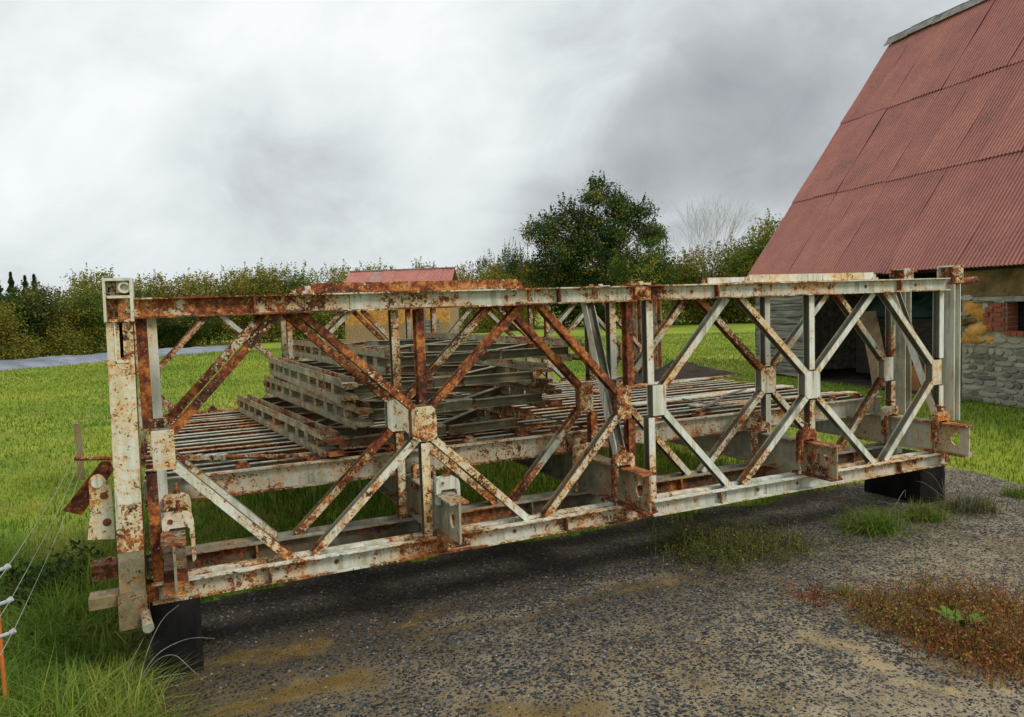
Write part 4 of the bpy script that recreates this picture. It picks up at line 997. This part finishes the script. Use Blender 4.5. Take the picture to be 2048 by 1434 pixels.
# ------------------------------------------------------------------ trees and bushes
FW = Vector((math.sin(.4279), math.cos(.4279), 0)); RT = Vector((math.cos(.4279), -math.sin(.4279), 0))
def place(px, d):
    p = Vector((CAM.x, CAM.y, 0)) + FW * d + RT * (d * (px - 1024) / 1517.63)
    p.z = float(ground_z(np.array(p.x), np.array(p.y))) - .05; return p
def leaves(centers, size, cols, seed, up=.35):
    """one diamond-shaped leaf per centre"""
    r = np.random.default_rng(seed); n = len(centers)
    a = r.normal(size=(n, 3)); a /= np.linalg.norm(a, axis=1, keepdims=True)
    nn = r.normal(size=(n, 3)); nn[:, 2] += up * 2; w = np.cross(a, nn); w /= np.linalg.norm(w, axis=1, keepdims=True) + 1e-9
    s = (size * r.uniform(.6, 1.35, n))[:, None]
    c = np.asarray(centers)
    v = np.stack([c - a * s * .5, c + w * s * .30, c + a * s * .5, c - w * s * .30], 1).reshape(-1, 3)
    f = np.arange(n * 4).reshape(n, 4)
    return v, f, np.repeat(cols, 4, axis=0)
PAL = {'olive': [(.21, .21, .032), (.30, .27, .04), (.37, .30, .055), (.15, .17, .028)],
       'yellow': [(.26, .22, .025), (.34, .25, .035), (.18, .18, .024), (.28, .17, .03)],
       'green': [(.042, .092, .016), (.066, .13, .022), (.10, .155, .026), (.032, .068, .014)],
       'dark': [(.022, .050, .013), (.034, .070, .018), (.050, .088, .022), (.068, .080, .020)],
       'lime': [(.13, .185, .024), (.20, .24, .03), (.25, .235, .03), (.09, .14, .02)]}
def crown(lobes, nleaf, size, pals, seed, clump=.42, spikes=0, spike_h=.9, spike_col=None):
    r = np.random.default_rng(seed); vol = np.array([l[3] * l[4] * l[5] for l in lobes]) ** .75; vol = vol / vol.sum()
    C, K = [], []
    per = 34
    for (cx, cy, cz, rx, ry, rz), fr in zip(lobes, vol):
        nc_ = max(6, int(nleaf * fr / per))
        d = r.normal(size=(nc_, 3)); d /= np.linalg.norm(d, axis=1, keepdims=True); rad = r.uniform(.25, 1.0, nc_) ** .55 * r.uniform(.86, 1.12, nc_)
        cc = np.array([cx, cy, cz]) + d * rad[:, None] * np.array([rx, ry, rz])
        off = np.clip(r.normal(size=(nc_, per, 3)), -2, 2) * clump * np.array([1, 1, .75]) * .55
        pts = cc[:, None, :] + off
        pc = np.array([PAL[pals[r.integers(len(pals))]][r.integers(4)] for _ in range(nc_)])
        kc = pc[:, None, :] * r.uniform(.82, 1.25, (nc_, per, 1)) * r.uniform(.9, 1.1, (nc_, per, 3))
        C.append(pts.reshape(-1, 3)); K.append(kc.reshape(-1, 3))
    for i in range(spikes):
        l = lobes[r.integers(len(lobes))]; an = r.uniform(0, 6.28); q = r.uniform(0, .95) ** .5
        x, y = l[0] + l[3] * q * math.cos(an), l[1] + l[4] * q * math.sin(an); z0 = l[2] + l[5] * math.sqrt(max(0.05, 1 - q * q)) * .92
        m_ = r.integers(8, 26); t = r.uniform(0, 1, m_); hh = spike_h * r.uniform(.3, 1.1)
        lean = r.normal(size=2) * .18
        C.append(np.stack([x + lean[0] * t * hh + r.normal(size=m_) * .07 * (1.2 - t), y + lean[1] * t * hh + r.normal(size=m_) * .07 * (1.2 - t), z0 + t * hh], 1))
        pc = np.array(PAL[spike_col or pals[r.integers(len(pals))]][r.integers(4)]); K.append(pc * r.uniform(.6, 1.4, (m_, 1)))
    C = np.concatenate(C); K = np.concatenate(K); C[:, 2] = np.maximum(C[:, 2], .02)
    v, f, c = leaves(C, size, K, seed + 1)
    return mesh_np('crown', v, f, None, LEAF, c)
def limb(b, p, d, L, r0, depth, rnd, bend=.25, kids=3, seg=5, mind=.006, spread=.6):
    pts = [p]; rad = [r0]; dirv = d.normalized()
    for k in range(4):
        dirv = (dirv + Vector((rnd.uniform(-1, 1), rnd.uniform(-1, 1), rnd.uniform(-.3, .6))) * bend * .35).normalized(); pts.append(pts[-1] + dirv * L / 4); rad.append(max(mind * .7, r0 * (1 - .17 * (k + 1))))
    b.tube(pts, rad, seg, False)
    if depth > 0:
        for k in range(kids):
            t = rnd.choice((2, 3, 4, 4)); an = rnd.uniform(0, 6.28); sd_ = Vector((math.cos(an), math.sin(an), rnd.uniform(.0, .7)))
            limb(b, pts[t], (dirv * (1.1 - spread * .5) + sd_ * spread), L * rnd.uniform(.55, .8), max(mind, rad[t] * .62), depth - 1, rnd, bend, kids, max(3, seg - 1), mind, spread)
def trunk_mesh(h, r0, seed, depth=2, kids=4, first=.35, spread=.7):
    rnd = random.Random(seed); b = MB(); b.tube([(0, 0, -.2), (.02, 0, h * first * .5), (0, .03, h * first), (.05, 0, h * .75)], [r0 * 1.25, r0, r0 * .8, r0 * .35], 8)
    for k in range(6): 
        an = k * 1.05 + rnd.uniform(-.3, .3); z_ = h * rnd.uniform(first * .7, .6)
        limb(b, Vector((0, 0, z_)), Vector((math.cos(an), math.sin(an), rnd.uniform(.5, 1.2))), h * .32, r0 * .45, depth - 1, rnd, .3, kids, 5, .012, spread)
    return b.mesh('trunk', BARK, True)

BUSH = []
rb_ = random.Random(11)
for k, (pals, sp) in enumerate(((('olive', 'yellow', 'olive', 'lime'), 'olive'), (('olive', 'green', 'lime', 'lime'), 'olive'), (('yellow', 'lime', 'olive'), 'yellow'), (('dark', 'green', 'dark', 'olive'), 'dark'))):
    lobes = [(rb_.uniform(-.9, .9), rb_.uniform(-.7, .7), z_, rb_.uniform(1.1, 1.6), rb_.uniform(.9, 1.3), rb_.uniform(1.0, 1.3)) for z_ in (.9, 1.3, 2.2, 2.6, 3.2, 3.5)]
    BUSH.append((crown(lobes, 17000, .115, pals, 100 + k, .50, 75, .8, sp), trunk_mesh(3.6, .09, 60 + k, 2, 3, .2)))
def bush(px, d, top, variant, width, label, rot=None, name='hedge_bush', cat='bush', group='bushes of the hedge behind the field'):
    p = place(px, d); hz = 717 - 1517.63 * math.tan(.0705) + (1024 - px) * .0346 
    h = (hz - top) / 1517.63 * d + CAM.z - p.z
    e_ = tag(empty(name, p), label, cat, group); sx_ = width / 3.6; sz = h / 5.1
    e_.scale = (sx_, sx_, sz); e_.rotation_euler.z = rot if rot is not None else random.uniform(0, 6.28)
    link('crown', BUSH[variant][0], e_); link('trunk', BUSH[variant][1], e_); return e_
ordn = ('first', 'second', 'third', 'fourth', 'fifth', 'sixth', 'seventh', 'eighth', 'ninth', 'tenth', 'eleventh', 'twelfth', 'thirteenth', 'fourteenth')
hl = ((235, 44, 535, 0), (292, 45, 547, 2), (352, 46, 546, 0), (418, 47, 545, 2), (478, 47, 530, 0), (545, 48, 527, 0), (612, 49, 528, 1), (682, 51, 525, 0), (748, 52, 522, 0), (812, 53, 537, 1), (872, 54, 522, 2), (935, 55, 530, 2), (1000, 56, 528, 2), (1058, 57, 522, 2))
for k, (px, d, top, va) in enumerate(hl):
    bush(px, d, top, va, 4.3, '%s bush from the end-post side along the low hedge behind the field' % ordn[k])
for px, d, top, va, w, lab, nm in ((10, 33, 600, 0, 3.4, 'brownish bush at the left edge behind the plastic sheet', 'bush'), (62, 35, 560, 3, 3.4, 'dark green tree behind the plastic sheet at the left', 'tree'), (120, 36, 572, 0, 3.6, 'olive bush between dark tree and end post behind plastic sheet', 'bush'), (178, 38, 566, 1, 3.4, 'dull green bush just beside the end post behind plastic sheet', 'bush'), (225, 41, 570, 3, 3.4, 'dark bush seen directly behind the end post head', 'bush'), (300, 42, 610, 3, 3.4, 'low dark bush under the hedge right of the end post', 'bush'), (380, 43, 610, 3, 3.2, 'low dark bush under the hedge behind the first diagonal', 'bush')):
    bush(px, d, top, va, w, lab, None, nm, 'tree' if nm == 'tree' else 'bush', 'trees and bushes behind the plastic sheet')
# far conifers
def conifer(px, d, top, seed, label):
    r = np.random.default_rng(seed); p = place(px, d); hz = 717 - 1517.63 * math.tan(.0705) + (1024 - px) * .0346; h = (hz - top) / 1517.63 * d + CAM.z - p.z
    n = 2600; t = r.uniform(0, 1, n) ** .8; rad = (1 - t) * h * .20 * (.75 + .35 * np.sin(t * 40)); an = r.uniform(0, 6.28, n); q_ = r.uniform(.3, 1, n) ** .5
    c = np.stack([rad * q_ * np.cos(an), rad * q_ * np.sin(an), h * (.12 + .88 * t)], 1); k = np.array(PAL['dark'])[r.integers(4, size=n)] * r.uniform(.8, 1.5, (n, 1)) * np.array([1.0, 1.0, 1.5])
    v, f, cc = leaves(c, .5, k, seed); e_ = tag(empty('conifer', p), label, 'tree', 'far conifers'); link('crown', mesh_np('crown', v, f, None, LEAF, cc), e_)
    b = MB(); b.tube([(0, 0, 0), (0, 0, h * .9)], [.2, .03], 6); b.build('trunk', BARK, e_)
for k, (px, top, lab) in enumerate(((6, 543, 'far conifer at the very edge of the picture'), (34, 545, 'far pointed conifer second from the left edge'), (62, 552, 'far conifer third from the left edge'), (80, 550, 'slim far conifer above the dark green tree'))): conifer(px, 140, top, 300 + k, lab)
# the big tree and its neighbours
p = place(1205, 58); big = tag(empty('tree', p), 'tall dark broad tree rising above the hedge', 'tree'); big.scale = (1.03, 1.0, .93)
lob = [(0, 0, 2.6, 4.4, 3.0, 2.2), (-.4, 0, 5.0, 3.4, 2.8, 2.2), (.2, 0, 7.4, 2.0, 1.8, 1.8)]
rt_ = random.Random(77)
for px_, h_ in ((1068, 7.6), (1085, 6.2), (1110, 8.3), (1130, 7.2), (1152, 9.5), (1175, 8.4), (1185, 10.3), (1212, 11.0), (1225, 9.6), (1248, 9.3), (1272, 10.2), (1295, 8.8), (1312, 9.6), (1322, 7.6), (1345, 7.4), (1352, 5.6), (1340, 4.2), (1075, 4.4), (1100, 3.0), (1260, 7.4), (1160, 6.6)):
    rd = rt_.uniform(.65, 1.05); lob.append(((px_ - 1205) * .0370, rt_.uniform(-1.2, 1.2), h_, rd * 1.15, rd * 1.1, rd * rt_.uniform(.9, 1.3)))
link('crown', crown(lob, 76000, .18, ('dark', 'green', 'dark', 'dark', 'green', 'olive'), 501, .55, 120, 1.0, 'dark'), big); link('trunk', trunk_mesh(10.5, .34, 71, 3, 3, .28), big)
p = place(1295, 51); t2 = tag(empty('tree', p), 'lighter green feathery tree in front of the tall dark tree', 'tree')
lob = [(0, 0, 1.6, 2.5, 2.2, 1.7), (-.5, 0, 3.4, 2.2, 1.9, 1.6), (.4, 0, 4.8, 1.4, 1.3, 1.4), (-1.3, 0, 4.2, 1.0, 1.0, 1.0), (1.4, 0, 3.4, 1.2, 1.2, 1.2)]
link('crown', crown(lob, 15000, .15, ('green', 'green', 'olive', 'lime', 'dark'), 511, .46, 50, .8), t2); link('trunk', trunk_mesh(5.6, .14, 72, 2, 3, .2), t2)
p = place(1420, 62); t3 = tag(empty('bare_tree', p), 'leafless grey tree standing behind the bushes by the barn', 'tree')
rnd = random.Random(9); b = MB(); b.tube([(0, 0, -.2), (0, .02, 1.5), (.05, 0, 3.0)], [.20, .17, .14], 8)
for k in range(11):
    an = k * .57 + rnd.uniform(-.3, .3); limb(b, Vector((0, 0, rnd.uniform(2.0, 3.2))), Vector((math.cos(an) * .42, math.sin(an) * .42, 1.0)), 3.3, .05, 3, rnd, .3, 4, 5, .006, .42)
TWIG = simple('pale_twigs', (0.32, 0.31, 0.30), (0.50, 0.49, 0.48), 5, 0.9, 0.0); b.build('branches', TWIG, t3)
for px, d, top, va, w, lab in ((1350, 56, 520, 2, 4.6, 'olive bush between the feathery tree and the leafless tree'), (1405, 55, 492, 2, 5.4, 'yellowing bush in front of the leafless tree'), (1462, 55, 485, 0, 5.2, 'mixed green bush between leafless tree and barn roof'), (1515, 53, 458, 1, 4.6, 'taller bush touching the barn roof edge'), (1572, 52, 425, 0, 5.0, 'tall bush half hidden behind the barn roof'), (1130, 60, 500, 3, 5.0, 'dark bush at the foot of the tall tree'), (1045, 62, 478, 3, 2.6, 'slim dark bush between hedge and tall tree'), (1003, 64, 500, 3, 3.4, 'dark treetop showing above the hedge end')):
    bush(px, d, top, va, w, lab, None, 'bush', 'bush', 'bushes between the tall tree and the barn')

# ------------------------------------------------------------------ grass
def blades(name, x, y, z, h, w, cols, seed, lean=.5, kind=None, mat=None):
    """bent grass blades: two quads' worth of strip and a tip"""
    r = np.random.default_rng(seed); n = len(x)
    an = r.uniform(0, 6.28, n); fx, fy = np.cos(an), np.sin(an); la = an + np.pi / 2 + r.normal(size=n) * .6
    lx, ly = np.cos(la), np.sin(la); ln = np.abs(r.normal(size=n)) * lean
    base = np.stack([x, y, z], 1)
    d = lambda t: base + np.stack([lx * ln * h * t ** 1.8, ly * ln * h * t ** 1.8, h * (t - .28 * ln * t ** 2.2)], 1)
    s = np.stack([fx, fy, np.zeros(n)], 1) * (w / 2)[:, None]
    b0, b1, b2 = d(0.0), d(.55), d(1.0)
    v = np.stack([b0 - s, b0 + s, b1 + s * .75, b1 - s * .75, b2], 1).reshape(-1, 3)
    k = np.arange(n)[:, None] * 5
    q_ = k + np.array([[0, 1, 2, 3]]); t_ = k + np.array([[3, 2, 4]])
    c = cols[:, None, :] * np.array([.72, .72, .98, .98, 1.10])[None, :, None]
    return mesh_np(name, v, q_, t_, mat or BLADE, c.reshape(-1, 3))
def grass_cols(x, y, r, dry=0.0):
    f = fbm(x, y, .35, 4); g = fbm(x + 40, y + 9, 1.7, 3)
    a = np.array([.125, .225, .022]); b_ = np.array([.26, .335, .030]); c_ = np.array([.42, .36, .08])
    t = np.clip((f - .36) / .28 + r.normal(size=len(x)) * .22, 0, 1)[:, None]; c = a * (1 - t) + b_ * t
    u = np.clip((g - .56) * 3 + dry + r.normal(size=len(x)) * .16, 0, .85)[:, None]
    return (c * (1 - u) + c_ * u) * r.uniform(.72, 1.3, (len(x), 1))
r = np.random.default_rng(21)
# meadow out to the hedge, thinning with distance
n = 230000
dd_ = 3.2 + (40 - 3.2) * r.uniform(0, 1, n) ** 1.5; aa = .4279 + r.uniform(-R(52), R(44), n)
x = CAM.x + dd_ * np.sin(aa); y = CAM.y + dd_ * np.cos(aa)
xb_, yb_ = x - E0.x, y - E0.y; ss_ = xb_ * du.x + yb_ * du.y; pp_ = xb_ * dp.x + yb_ * dp.y
ok = (yard_mask(x, y) < 0.02) & ~((ss_ > -.05) & (ss_ < LEN) & (pp_ > .22) & (pp_ < 8.6)) & ~((y < -1.2) & (x > 0)) & ~((x > -1.4) & (x < .1) & (y < 2.4))
x, y, dd_ = x[ok], y[ok], dd_[ok]
h = r.uniform(.025, .075, len(x)) * (1 + .25 * (dd_ < 9)) * (.7 + .6 * fbm(x, y, 1.1, 3)) + .0008 * dd_; w = .004 + .00075 * dd_
under = (x > -.2) & (x < 6.3) & (y > .3) & (y < 4.7); h = np.where(under, h * 1.6, h)
near_barn = (pp_[ok] > -2.2) & (pp_[ok] < .3) & (ss_[ok] > 5); h = np.where(near_barn, h * 1.4, h)
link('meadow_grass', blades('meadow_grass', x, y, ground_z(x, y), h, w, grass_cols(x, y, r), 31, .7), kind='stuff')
# long rough grass by the end post
n = 42000
x = r.uniform(-2.6, .28, n); y = r.uniform(-1.9, 3.0, n); ok = (yard_mask(x, y) < .05 * r.uniform(-1, 1, n)) & (r.uniform(0, 1, n) < np.clip(1.25 - .15 * (y + 1) + .25 * x, .25, 1))
x, y = x[ok], y[ok]
h = r.uniform(.09, .26, len(x)) * (.15 + 1.75 * fbm(x, y, 2.4, 3)) * np.clip(1.1 - (y - 1.2) * .18, .5, 1.1) * np.clip(.55 + (.25 - yard_mask(x, y)) * 1.1, .5, 1.15)
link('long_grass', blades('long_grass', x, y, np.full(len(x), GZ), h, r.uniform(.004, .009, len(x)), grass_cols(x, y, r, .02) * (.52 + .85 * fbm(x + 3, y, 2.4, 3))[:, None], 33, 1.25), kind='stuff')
# thin dry grass and moss fringe where the yard frays
n = 5200
x = r.uniform(-.3, .9, n); y = r.uniform(-1.5, .6, n); ym = yard_mask(x, y); ok = (ym > -.1) & (ym < .30 * r.uniform(0, 1, n) ** 1.6)
x, y = x[ok], y[ok]
link('dry_fringe', blades('dry_fringe', x, y, np.full(len(x), GZ + .004), r.uniform(.03, .13, len(x)), r.uniform(.003, .006, len(x)), np.array([.16, .13, .055]) * r.uniform(.5, 1.3, (len(x), 1)), 34, 1.2), kind='stuff')
# separate tufts growing through the yard
def tuft(px, py, rad, n, hmin, hmax, cols, label, seed, lean=1.0, dry_stems=0):
    p = at_z(px, py, GZ); r_ = np.random.default_rng(seed); e_ = tag(empty('grass_tuft', p), label, 'grass tuft', 'grass tufts on the yard')
    q_ = r_.normal(size=(n, 2)) * rad * .45; rr_ = np.hypot(q_[:, 0], q_[:, 1]); c = np.array(cols)[r_.integers(len(cols), size=n)] * r_.uniform(.6, 1.35, (n, 1))
    link('blades', blades('blades', q_[:, 0], q_[:, 1], np.full(n, .004), r_.uniform(hmin, hmax, n), r_.uniform(.004, .008, n), c, seed, lean), e_)
    if dry_stems:
        b = MB(); rn = random.Random(seed)
        for k in range(dry_stems):
            a = Vector((rn.gauss(0, rad * .4), rn.gauss(0, rad * .4), 0)); t = Vector((rn.gauss(0, .5), rn.gauss(0, .5), 1.2)).normalized(); L = rn.uniform(.18, .45)
            b.tube([a, a + t * L * .5, a + t * L + Vector((rn.uniform(-.05, .05), 0, -.03))], [.0022, .0018, .0010], 4)
        b.build('dry_stems', STICK, e_)
GRN = [(.12, .22, .02), (.18, .28, .03), (.08, .16, .018), (.26, .25, .06)]
tuft(1748, 1062, .20, 620, .10, .24, GRN, 'biggest bright green grass tuft in front of the black block', 41, 1.7)
tuft(1848, 1040, .17, 420, .09, .20, GRN + [(.22, .17, .05)], 'middle grass tuft before the black block with yellowing blades', 42, 1.7)
tuft(1942, 1022, .22, 420, .08, .20, [(.12, .12, .03), (.20, .16, .06), (.07, .10, .015), (.16, .15, .10)], 'straw coloured grass tuft with tall dry stems', 43, 1.7, 34)
tuft(2038, 995, .13, 260, .06, .13, GRN, 'small green tuft at the barn side of the yard', 44, 1.0)
tuft(1690, 1192, .05, 70, .05, .10, GRN, 'tiny green tuft beside the red weed', 45, 1.0)
# weeds: branching stems with small leaves
def weed(x0, y0, rad, nst, hh, pals, label, seed, cat='weed', name='weed', lsize=.016, bush_=1.0):
    rn = np.random.default_rng(seed); e_ = tag(empty(name, (x0, y0, GZ)), label, cat, 'weeds on the yard'); b = MB(); C, K = [], []
    for k in range(nst):
        a = np.array([rn.normal() * rad * .5, rn.normal() * rad * .5, 0.0]); an = rn.uniform(0, 6.28); sl = abs(rn.normal()) * 1.1; L = hh * rn.uniform(.3, 1.0) * (1.0 + .7 * (rn.uniform() < .12))
        d = np.array([math.cos(an) * sl, math.sin(an) * sl, 1.0]); d /= np.linalg.norm(d); tip = a + d * L + np.array([0, 0, -.04 * sl]); md = a + d * L * .55 + np.array([0, 0, .02])
        b.tube([a, md, tip], [.0024, .0018, .001], 3, False)
        m_ = int(9 * bush_); t = rn.uniform(.12, 1, m_)[:, None]; pts = a * (1 - t) ** 2 + 2 * md * t * (1 - t) + tip * t * t + rn.normal(size=(m_, 3)) * .022
        C.append(pts); K.append(np.array(pals)[rn.integers(len(pals), size=m_)] * rn.uniform(.55, 1.4, (m_, 1)))
    C = np.concatenate(C); C[:, 2] = np.maximum(C[:, 2], .006); v, f, c = leaves(C, lsize, np.concatenate(K), seed + 7, .8)
    link('leaves', mesh_np('leaves', v, f, None, LEAF, c), e_); b.build('stems', STEMG if pals is GRW else STEM, e_, kind='stuff'); return e_
STEMG = simple('olive_stems', (0.07, 0.075, 0.02), (0.17, 0.15, 0.05), 20, 0.8, 0.0)
STEM = simple('reddish_stems', (0.10, 0.042, 0.015), (0.25, 0.12, 0.04), 20, 0.8, 0.0)
RED = [(0.375, 0.088, 0.044), (0.450, 0.163, 0.037), (0.275, 0.100, 0.056), (0.375, 0.237, 0.037), (0.200, 0.213, 0.037)]
BRN = [(0.338, 0.250, 0.050), (0.250, 0.225, 0.037), (0.400, 0.200, 0.044), (0.163, 0.188, 0.031)]
GRW = [(.09, .15, .02), (.14, .17, .03), (.22, .18, .04), (.19, .15, .05)]
lay_w = ((1630, 1200, .13, 46, .09, [(.34, .04, .025), (.26, .05, .03), (.2, .08, .03)], 'small bright red weed at the end of the weed strip'),
         (1745, 1215, .20, 90, .15, RED, 'red and orange weed next to the tiny green tuft'), (1800, 1250, .24, 150, .22, BRN, 'yellow brown weed in the middle of the weed strip'),
         (1860, 1215, .20, 120, .24, RED + BRN, 'upright rusty weed with the tallest red spike'), (1880, 1290, .24, 150, .20, RED, 'dark red weed at the front of the weed strip'),
         (1955, 1290, .26, 170, .24, RED + BRN, 'thick red brown weed around the green dock leaves'), (1960, 1220, .24, 130, .22, RED, 'purplish red weed at the back of the weed strip'),
         (2035, 1255, .24, 130, .24, RED + BRN, 'orange weed at the right edge, back of the strip'), (2030, 1330, .24, 150, .20, RED, 'dark weed at the right edge, front of the strip'), (1965, 1340, .18, 80, .12, RED, 'low red weed trailing towards the sand patch'))
for k, (px, py, rad, nst, hh, pl, lab) in enumerate(lay_w):
    g = gxy(px, py); weed(g[0], g[1], rad, nst, hh, pl, lab, 600 + k)
for k, (px, py, rad, nst, hh, lab) in enumerate(((1370, 1100, .30, 190, .24, 'green weed under the bottom chord nearest the panel joint'), (1445, 1115, .34, 260, .28, 'tallest green brown weed under the bottom chord'), (1520, 1105, .30, 200, .24, 'brown tipped weed under the whiter panel chord'), (1590, 1095, .22, 80, .14, 'sparse brown weed nearest the big grass tuft'))):
    g = gxy(px, py); weed(g[0], g[1], rad, nst, hh, GRW, lab, 640 + k, lsize=.017)
g = gxy(110, 1195); weed(g[0], g[1], .30, 150, .34, [(.035, .07, .014), (.05, .10, .018), (.03, .055, .012)], 'dark green nettle clump in the long grass beside the fence wires', 690, 'plant', 'nettle_clump', .045)['group'] = 'plants in the long grass'
# dock plant with broad leaves among the red weeds
g = gxy(1925, 1275); dk = tag(empty('dock_plant', (g[0], g[1], GZ)), 'fresh green broad leaved dock among the red weeds', 'plant')
DOCK = simple('dock_leaf', (0.07, 0.16, 0.015), (0.16, 0.30, 0.04), 14, 0.6, 0.2)
rn = random.Random(3)
for k in range(8):
    an = k * .8 + rn.uniform(-.2, .2); L = rn.uniform(.08, .15); b = MB(); base = Vector((0, 0, .05)); d = Vector((math.cos(an), math.sin(an), rn.uniform(.5, 1.1))).normalized(); sd2 = d.cross(Vector((0, 0, 1))).normalized()
    vs = []; ww = (0.006, .020, .027, .022, .004)
    for j in range(5):
        c = base + d * L * (.25 + j / 4) + Vector((0, 0, -.02 * (j / 4) ** 2)); vs += [c - sd2 * ww[j], c + Vector((0, 0, -.004)), c + sd2 * ww[j]]
    b.add(vs, [(j * 3 + i, j * 3 + i + 1, j * 3 + i + 4, j * 3 + i + 3) for j in range(4) for i in (0, 1)]); b.build('leaf', DOCK, dk, True)
# dead stalks leaning by the left support block and by the right one
def stalk(pts, label, r0=.0026):
    for _ in range(2): pts = [pts[0]] + [q for a, c in zip(pts[:-1], pts[1:]) for q in (a.lerp(c, .25), a.lerp(c, .75))] + [pts[-1]]
    b = MB(); b.tube(pts, [r0 * (1 - .6 * k / (len(pts) - 1)) for k in range(len(pts))], 5); tag(b.build('dead_stalk', STICK), label, 'dead stalk', 'dead grass stalks')
def sp(*q): return [at_y(px, py, yy) for px, py, yy in q]
stalk(sp((282, 1355, -.28), (310, 1310, -.30), (345, 1288, -.32), (385, 1274, -.34), (430, 1277, -.36)), 'long dead stalk arching across the black block')
stalk(sp((280, 1352, -.26), (298, 1290, -.27), (325, 1235, -.28), (358, 1210, -.28)), 'dead stalk rising steeply past the foot pin')
stalk(sp((285, 1358, -.25), (312, 1318, -.26), (348, 1306, -.28), (372, 1328, -.3), (395, 1350, -.32)), 'dead stalk hooped low before the black block')
stalk(sp((256, 1340, -.24), (272, 1305, -.24), (288, 1275, -.24)), 'short dead stalk under the foot block')
stalk(sp((300, 1360, -.30), (330, 1352, -.32), (372, 1346, -.34)), 'flat dead stalk lying before the black block')
stalk(sp((1895, 1000, .1), (1850, 965, .1), (1832, 962, .1)), 'pale dead stalk leaning across the barn end block')
stalk(sp((1892, 995, .1), (1868, 950, .1), (1845, 940, .1)), 'second dead stalk leaning on the barn end block')
stalk(sp((1790, 1012, -.05), (1805, 985, -.05), (1812, 978, -.05), (1810, 995, -.05)), 'crooked dead stalk behind the middle tuft')
# loose stone chips on the yard
r = np.random.default_rng(77); n = 26000
x = r.uniform(.1, 7.4, n); y = -3.3 + 4.2 * r.uniform(0, 1, n) ** .8; ok = yard_mask(x, y) > .03; x, y = x[ok], y[ok]; n = len(x)
s = r.uniform(.004, .0105, n); an = r.uniform(0, 6.28, n)
oct_ = np.array([(1, 0, 0), (0, .75, 0), (-1, 0, 0), (0, -.75, 0), (.15, .1, .62)])
v = oct_[None] * s[:, None, None] * r.uniform(.7, 1.3, (n, 5, 1)); ca, sa = np.cos(an)[:, None], np.sin(an)[:, None]
v = np.stack([v[..., 0] * ca - v[..., 1] * sa + x[:, None], v[..., 0] * sa + v[..., 1] * ca + y[:, None], v[..., 2] + GZ + .006 + .010 * (fbm(x, y, 1.5, 3) - .3).clip(0)[:, None]], -1).reshape(-1, 3)
f = (np.arange(n)[:, None, None] * 5 + np.array([(0, 1, 4), (1, 2, 4), (2, 3, 4), (3, 0, 4)])[None]).reshape(-1, 3)
tone = np.where(r.uniform(0, 1, n) < .03, r.uniform(.2, .4, n), r.uniform(.018, .10, n)); ck = tone[:, None] * np.array([1.0, 1.0, 1.0]) * r.uniform(.9, 1.1, (n, 3))
CHIP = Mat('loose_chips'); CHIP.base(CHIP.attr('Col', 'GEOMETRY', 'Color'))
link('stone_chips', mesh_np('stone_chips', v, None, f, CHIP.m, np.repeat(ck, 5, axis=0)), kind='stuff')
